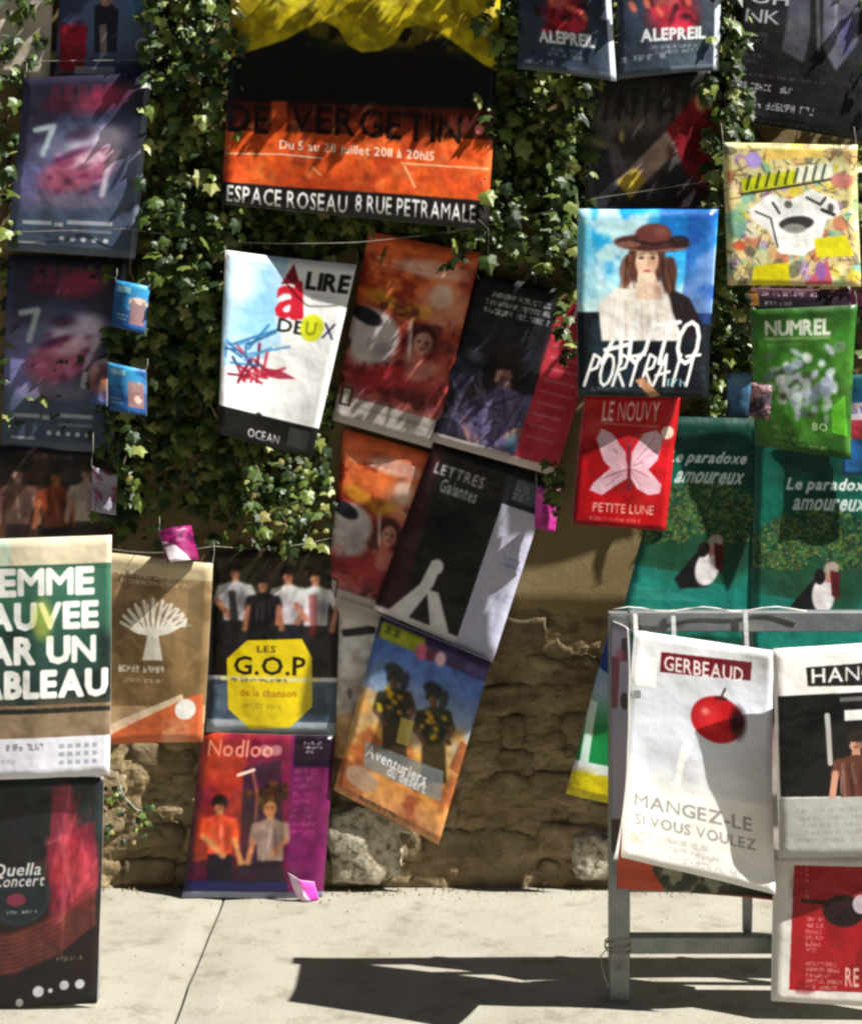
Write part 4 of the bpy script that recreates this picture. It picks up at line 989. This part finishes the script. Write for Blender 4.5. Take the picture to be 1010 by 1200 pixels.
# apple poster
Q = [(742, 738), (905, 762), (906, 1046), (727, 1004)]
A = Art(Q, 'e4e6ec').vgrad('e8eaee', 'd4d8e2', 'd0d4de', 'eceae6', 'e8e6e0').cloud('bcc4d4', 50, .48, .65, .5, v0=.15, v1=.6)
A.poly([(774, 764), (880, 776), (879, 798), (773, 788)], '6c1420').text('GERBEAUD', 778, 768, 98, 18, 'f0e8e8')
A.ruv(0, .11, .18, .24, 'f4f4f4').ruv(0, .29, 1, .295, 'c8ccd8')
A.line([(804, 872), (798, 890), (794, 918)], 7, 'fafafa').line([(806, 872), (800, 888)], 10, 'f8f8f8')
A.poly([(727, 918), (905, 946), (906, 1046), (727, 1004)], 'eeece8')
ax, ay = 840, 844
A.ell(ax, ay, 33, 28, 'b01820', 1, 0, .06).ell(ax - 10, ay - 3, 21, 21, 'd42c30', .9, 0, .6).ell(ax - 14, ay - 10, 7, 6, 'f08880', .9, 0, .7).ell(ax + 24, ay + 4, 13, 24, '280810', .9, 0, .5).ell(ax + 4, ay - 25, 9, 3, '4c0810', .8).line([(ax + 4, ay - 25), (ax + 9, ay - 36)], 2.5, '3c2418')
for i, (t, y, w) in enumerate((('MANGEZ-LE', 930, 136), ('SI VOUS VOULEZ', 953, 140))):
    A.text(t, 744, y, w, 16 if i == 0 else 13, '8c8c88', .9)
A.small(746, 972, 130, 30, 3, 'a8a8a4', .6, .8).ell(742, 982, 7, 7, 'f0b8a0', .6)
o = sheet('poster', Q, [BP + .10, BP + .10, BP + .15, BP + .15], A, 'white poster with a red apple, clipped to the left end of the barrier', bow=.012, bowv=-.01, wave=.006, nu=20, nv=26, rough=.3)
# right hand posters
Q = [(904, 760), (1084, 748), (1080, 1000), (913, 1006)]
A = Art(Q, 'eceae8').poly([(910, 816), (1082, 806), (1080, 930), (914, 934)], '0e0d0e').poly([(942, 782), (1060, 772), (1062, 802), (944, 804)], '1c1c1c').text('HANGAR', 948, 783, 110, 18, 'e8e8e8')
A.line([(966, 838), (970, 894)], 6, 'c0bcb8', .9).ruv(.45, .31, .9, .36, 'd8d8d8').fig(1000, 868, 24, 'c08c74', '241812', '5c3428', None).ruv(.42, .25, .8, .27, '606060').poly([(912, 936), (1080, 930), (1080, 1000), (913, 1006)], 'a8a8a6').small(930, 946, 130, 44, 5, '888886', .7)
o = sheet('poster', Q, [BP + .175, BP + .10, BP + .12, BP + .19], A, 'black and white poster with pale header at the right end of the barrier', bow=.01, wave=.004, rough=.3)
Q = [(907, 1003), (1090, 1007), (1088, 1184), (904, 1173)]
A = Art(Q, 'd4d0cc').poly([(930, 1014), (1090, 1018), (1088, 1166), (924, 1160)], '9c141c').cloud('6c0c14', 36, .48, .62, .6, v0=.08, v1=.92, u0=.13).ell(988, 1068, 26, 20, '180c10', .95).line([(940, 1056), (1000, 1060)], 5, '300c10').ell(1008, 1060, 10, 12, 'c8c0cc', .9)
A.small(944, 1016, 6, 40, 6, 'd8a8a8', .6).small(944, 1074, 22, 44, 6, 'd8a0a0', .8).small(944, 1126, 44, 34, 5, 'd0b0a0', .8).text('RE', 990, 1134, 16, 22, 'd8a8a0')
o = sheet('poster', Q, [BP + .10, BP + .10, BP + .135, BP + .135], A.grain(), 'red poster on a pale board standing on the ground against the barrier', thick=.012, wave=.001)

# ------------------------------------------------------------------ left stand with two posters
SP = .96
sl = at(-150, 1184, SP); st = empty('metal_barrier', (at(110, 1180, SP).x, -SP + .05, 0))
tag(st, 'grey metal barrier hidden behind the two posters at the left edge', 'barrier')
LS = st.location
def srail(name, a, b, w, h):
    bm = bmesh.new(); bar(bm, Vector(a) - LS, Vector(b) - LS, w, h); return bm_obj(name, bm, M['metal'], st)
xa = at(100, 900, SP).x; zs = at(100, 650, SP).z
srail('post', (xa, LS.y, .002), (xa, LS.y, zs), .045, .04); srail('post', (xa - 1.9, LS.y, .002), (xa - 1.9, LS.y, zs), .045, .04)
srail('top_rail', (xa - 1.877, LS.y, zs - .03), (xa - .023, LS.y, zs - .03), .036, .044); srail('bottom_rail', (xa - 1.877, LS.y, .16), (xa - .023, LS.y, .16), .036, .044)
for k in range(1, 6): srail('upright_bar', (xa - k * .31, LS.y, .18), (xa - k * .31, LS.y, zs - .05), .02, .02)
Q = [(-60, 633), (131, 627), (130, 907), (-60, 915)]
A = Art(Q, '3c6c58').vgrad('4c8068', '3c6c58', '2c4c44', '242c30', '3c3830').ruv(0, 0, 1, .115, 'd8ccb0').cloud('b0d8c8', 20, .5, .6, .6, v1=.1, u1=.7)
A.ruv(0, .115, 1, .14, '3c6450').cloud('18241f', 50, .48, .62, .8, v0=.4, v1=.7)
for i, (t, x0, x1) in enumerate((('FEMME', -22, 110), ('SAUVEE', -34, 115), ('PAR UN', -36, 112), ('TABLEAU', -50, 126))):
    A.text(t, x0, 669 + i * 40.5, x1 - x0, 31, 'f0f4ee', bold=1.6)
A.ell(52, 726, 16, 30, 'd8d850', .55, 0, .5)
A.ruv(0, .70, 1, .845, '8c7860').cloud('6c5840', 30, .45, .6, .6, v0=.7, v1=.84).ruv(0, .715, 1, .735, '2c2c28').small(-50, 832, 176, 9, 1, '1c1a18', .85)
A.ruv(0, .835, 1, 1, 'dcdce6').small(-30, 872, 86, 12, 1, '50545c', .9).small(-30, 890, 60, 8, 1, '8088a0', .6)
for i in range(3):
    for k in range(5): A.ruv(.69 + k * .05, .865 + i * .033, .72 + k * .05, .883 + i * .033, '9098a8', .8)
o = sheet('poster', Q, (SP - .02, SP + .02), A.grain(.02), 'green poster with big white words FEMME SAUVEE PAR UN TABLEAU', fold=.018, fold_u=.56, wave=.004, nu=25, nv=24)
Q = [(-64, 914), (124, 908), (114, 1176), (-66, 1185)]
A = Art(Q, '18181c').vgrad('202628', '1a1c1e', '1c1618', '201416', '141416').cloud('2c3c3c', 50, .5, .65, .7, v1=.4)
A.poly([(62, 922), (86, 918), (92, 970), (112, 960), (116, 1040), (60, 1086), (58, 1010)], 'a02c44', .6).ell(86, 1010, 34, 54, 'c03448', .85, 0, .6).ell(74, 950, 16, 44, '8c3048', .8, 0, .7).ell(100, 1030, 18, 34, 'd84c60', .7, 0, .7)
for k in range(40): A.line([(70 + A.r.randn() * 12, 1040 + A.r.randn() * 30), (86 + A.r.randn() * 14, 960 + A.r.randn() * 30)], 2.5, ('e06878', '8c1c2c', 'b83848')[k % 3], .4)
for k in range(26):
    y = 1070 + k * 1.9; A.line([(-60, y + 34), (20, y + 22), (70, y), (112, y - 34)], 1.8, ('8c3430', '50181c', 'b06050')[k % 3], .55)
A.soft(1.6)
A.ell(24, 1050, 38, 36, '26363c', .95).ell(24, 1050, 34, 32, '1c2428', .9).text('Quella', -10, 1012, 58, 18, 'd8d4d4', shear=.2).text('Concert', -8, 1026, 60, 14, 'd8d0d0', shear=.2).ell(20, 1054, 12, 8, 'a0304c', .7).small(10, 1066, 40, 6, 1, 'c8ccd0', .9).small(66, 1120, 46, 7, 1, 'c0a080', .7)
for x, y, r_ in ((24, 1174, 5), (46, 1161, 7), (60, 1160, 3), (76, 1154, 6), (94, 1153, 6)): A.ell(x, y, r_, r_, 'c8ccd0', .95)
o = sheet('poster', Q, (SP, SP + .0), A.grain(.02), 'black poster with crimson burst standing under the green lettered one', bow=.006, wave=.002, nu=16, nv=22)
C = Vector((o.location.x, o.location.y, 0))

# ------------------------------------------------------------------ wires that carry the posters
def wire(pts, r, label, mat='string'):
    bm = bmesh.new(); P0 = Vector(pts[0]); full = []
    for a, b in zip(pts[:-1], pts[1:]):
        a, b = Vector(a), Vector(b)
        for k in range(8):
            t = k / 8; full.append(a.lerp(b, t) - Vector((0, 0, .02 * math.sin(math.pi * t))) - P0)
    full.append(Vector(pts[-1]) - P0)
    tube_mesh(bm, full, r, 6)
    o = bm_obj('hanging_wire', bm, M[mat], None, True); o.location = P0
    tag(o, label, 'wire', 'wires strung along the wall'); return o
wire([at(-400, 262, .10), at(150, 268, .14), at(420, 284, .20), at(700, 232, .18), at(1100, 150, .19), at(1500, 150, .12)], .0011, 'pale wire strung across the wall under the orange banner')
wire([at(-400, 55, .08), at(170, 70, .12), at(590, -60, .2), at(1500, -70, .16)], .001, 'thin wire high in the ivy behind the top row of posters')
wire([at(110, 640, .18), at(250, 640, .20), at(398, 628, .05), at(425, 628, .025)], .001, 'thin string above the troupe poster and brown tree poster')
wire([at(100, 872, .15), at(136, 905, .16), at(152, 940, .13), at(175, 945, .10)], .003, 'bit of bent pale string below the brown tree poster')

# ------------------------------------------------------------------ ivy
def leaf_verts():
    pts = [(0, 0), (.22, -.10), (.5, .02), (.42, .30), (.52, .52), (.24, .58), (0, 1.0), (-.24, .58), (-.52, .52), (-.42, .30), (-.5, .02), (-.22, -.10)]
    v = [(x, y, -.22 * abs(x) - .12 * y * y) for x, y in pts]
    v.append((0, .35, .05))
    f = [(12, i, (i + 1) % 12) for i in range(12)]
    return np.array(v), f
LV, LF = leaf_verts()
def leaf_frame(nrm, spin):
    n = Vector(nrm).normalized()
    d = Vector((0, 0, -1)) + Vector((spin, 0, 0)); d = d - n * d.dot(n)
    if d.length < 1e-3: d = n.orthogonal()
    d.normalize(); s = d.cross(n)
    return np.array((s, d, n))
ivy = empty('ivy', (at(210, 300, 0).x, -.05, at(210, 300, 0).z))
tag(ivy, 'dense green ivy covering the upper wall behind and between the posters', 'ivy')
IL = np.array(ivy.location)
# where the ivy grows, plus one added shading clump, in photo px: (x0, y0, x1, y1, depth from, depth to, leaves)
AREAS = [(-150, -200, 26, 330, .02, .14, 900), (-20, -200, 66, 110, .03, .10, 260), (165, -200, 285, 400, .02, .19, 2500), (60, -200, 1100, 60, .01, .07, 1300), (560, -200, 700, 318, .02, .19, 2600), (690, -100, 850, 250, .02, .08, 600),
         (825, -200, 880, 380, .02, .20, 1000), (250, 225, 600, 300, .02, .07, 1300), (265, 240, 420, 292, .03, .10, 450), (120, 380, 290, 560, .01, .07, 600), (280, 520, 380, 640, .01, .05, 60), (0, 300, 160, 520, .01, .03, 350),
         (640, 300, 690, 420, .01, .04, 90), (990, -200, 1200, 500, .02, .16, 1200), (830, 360, 900, 520, .01, .09, 350), (790, 440, 890, 520, .01, .05, 150), (170, 300, 270, 450, .03, .15, 600), (270, 300, 390, 480, .02, .09, 500), (130, 420, 370, 600, .005, .05, 500),
         (400, -185, 800, -62, .30, .35, 1300), (110, 400, 390, 640, .008, .075, 1500)]  # first clump hangs out of view, added to shade the wide banner
rows = []
for (x0, y0, x1, y1, pa, pb, n) in AREAS:
    for k in range(n):
        x, y = rng.uniform(x0, x1), rng.uniform(y0, y1)
        c = mnoise.noise((x * .018, y * .018, 4.2)); 
        c2 = mnoise.noise((x * .05, y * .05, 9.1))
        # thins out towards the lower rim
        if y > y1 - 70 and rng.random() < (y - y1 + 70) / 90: continue
        p = pa + (pb - pa) * (rng.random() ** .8) * (1 + .5 * c)
        if c2 < -.02 and p > pa + .4 * (pb - pa) and rng.random() < .85: continue
        rows.append((x, y, max(.006, p)))
# hanging strands
STR = [(300, 545, 300, 630), (340, 545, 332, 640), (356, 540, 350, 610), (148, 500, 152, 590), (262, 380, 230, 470), (208, 300, 250, 420), (672, 300, 660, 420), (690, 60, 640, 310), (560, 250, 530, 310), (170, 240, 255, 290), (650, 540, 648, 600), (860, 20, 842, 350)]
strand_pts = []
for (xa_, ya_, xb_, yb_) in STR:
    p = rng.uniform(.10, .19); m = int(math.hypot(xb_ - xa_, yb_ - ya_) / 5)
    pts = []
    for k in range(m + 1):
        t = k / m; x = xa_ + (xb_ - xa_) * t + 5 * math.sin(t * 9); y = ya_ + (yb_ - ya_) * t
        pts.append(at(x, y, p)); 
        for _ in range(1 + (k % 2)): rows.append((x + rng.gauss(0, 6), y + rng.gauss(0, 3), p + rng.uniform(.0, .03)))
    strand_pts.append(pts)
front = sorted(range(len(rows)), key=lambda i: -rows[i][2])
# the 300 nearest leaves in view are leaves of their own, the rest one mass
own = set([i for i in front if 0 < rows[i][0] < 1010 and 0 < rows[i][1] < 640][:300])
lm = bpy.data.meshes.new('leaf'); lm.from_pydata([tuple(v) for v in LV], [], LF); lm.materials.append(M['leaf1'])
VV, FF, base = [], [], 0
for i, (x, y, p) in enumerate(rows):
    pos = np.array(at(x, y, p)); size = .015 + .045 * rng.random() ** 1.4 * (.85 if y > 420 else 1)
    nrm = (rng.gauss(.25, .55), -1 + rng.gauss(0, .35), .55 + rng.gauss(0, .5))
    fr = leaf_frame(nrm, rng.gauss(0, .7))
    if i in own:
        o = bpy.data.objects.new('leaf', lm); col.objects.link(o); o.parent = ivy
        Mx = Matrix(((*fr[:, 0],), (*fr[:, 1],), (*fr[:, 2],))).to_4x4()
        o.matrix_local = Matrix.Translation(Vector(pos - IL)) @ Mx @ Matrix.Scale(size, 4)
    else:
        VV.append(LV * size @ fr + pos - IL); FF += [(a + base, b + base, c + base) for a, b, c in LF]; base += len(LV)
fo = mesh_obj('foliage', np.concatenate(VV).tolist(), FF, M['leaf'], ivy); tag(fo, kind='stuff')
# woody stems climbing the wall
for k in range(14):
    x = rng.uniform(-60, 900) if k > 5 else (175, 225, 262, 600, 640, 850)[k]; y = rng.uniform(420, 620) if k < 3 else rng.uniform(250, 420); pts = []
    while y > -230:
        pts.append(at(x, y, rng.uniform(.02, .05)) - ivy.location); y -= 40; x += rng.gauss(0, 12)
    bm = bmesh.new(); tube_mesh(bm, pts, rng.uniform(.006, .011), 6, .004); bm_obj('stem', bm, M['bark'], ivy, True)
for pts in strand_pts:
    bm = bmesh.new(); tube_mesh(bm, [p - ivy.location for p in pts], .0022, 5, .0012); bm_obj('stem', bm, M['bark'], ivy, True)

# the small sprig at the foot of the wall
sg = empty('sprig', (at(148, 985, .08).x, -.10, at(148, 985, .08).z)); tag(sg, 'small leafy sprig growing from the wall below the brown tree poster', 'plant')
for k in range(34):
    t = rng.random(); o = bpy.data.objects.new('leaf', lm); col.objects.link(o); o.parent = sg
    fr = leaf_frame((rng.gauss(.4, .5), -1, .6 + rng.gauss(0, .4)), rng.gauss(0, 1))
    Mx = Matrix(((*fr[:, 0],), (*fr[:, 1],), (*fr[:, 2],))).to_4x4()
    o.matrix_local = Matrix.Translation((rng.gauss(0, .04), rng.gauss(-.02, .025), t * .18)) @ Mx @ Matrix.Scale(rng.uniform(.014, .03), 4)
bm = bmesh.new()
for k in range(4): tube_mesh(bm, [Vector((0, .06, -.03)), Vector((rng.gauss(0, .02), 0, .05)), Vector((rng.gauss(0, .05), -.03, .15))], .002, 5, .001)
bm_obj('stem', bm, M['bark'], sg, True)

# pale sheet coloured to stand in for sunlit wall, glimpsed through the ivy in the top left corner
Q = [(-60, -80), (66, -70), (58, 92), (-60, 82)]
A = Art(Q, 'c8c0b0').vgrad('ccc4b6', 'c0b8a8').cloud('a89c88', 40, .5, .65, .5)
sheet('poster', Q, .07, A, 'pale sheet standing in for sunlit wall behind ivy in the top left corner', wave=.006)
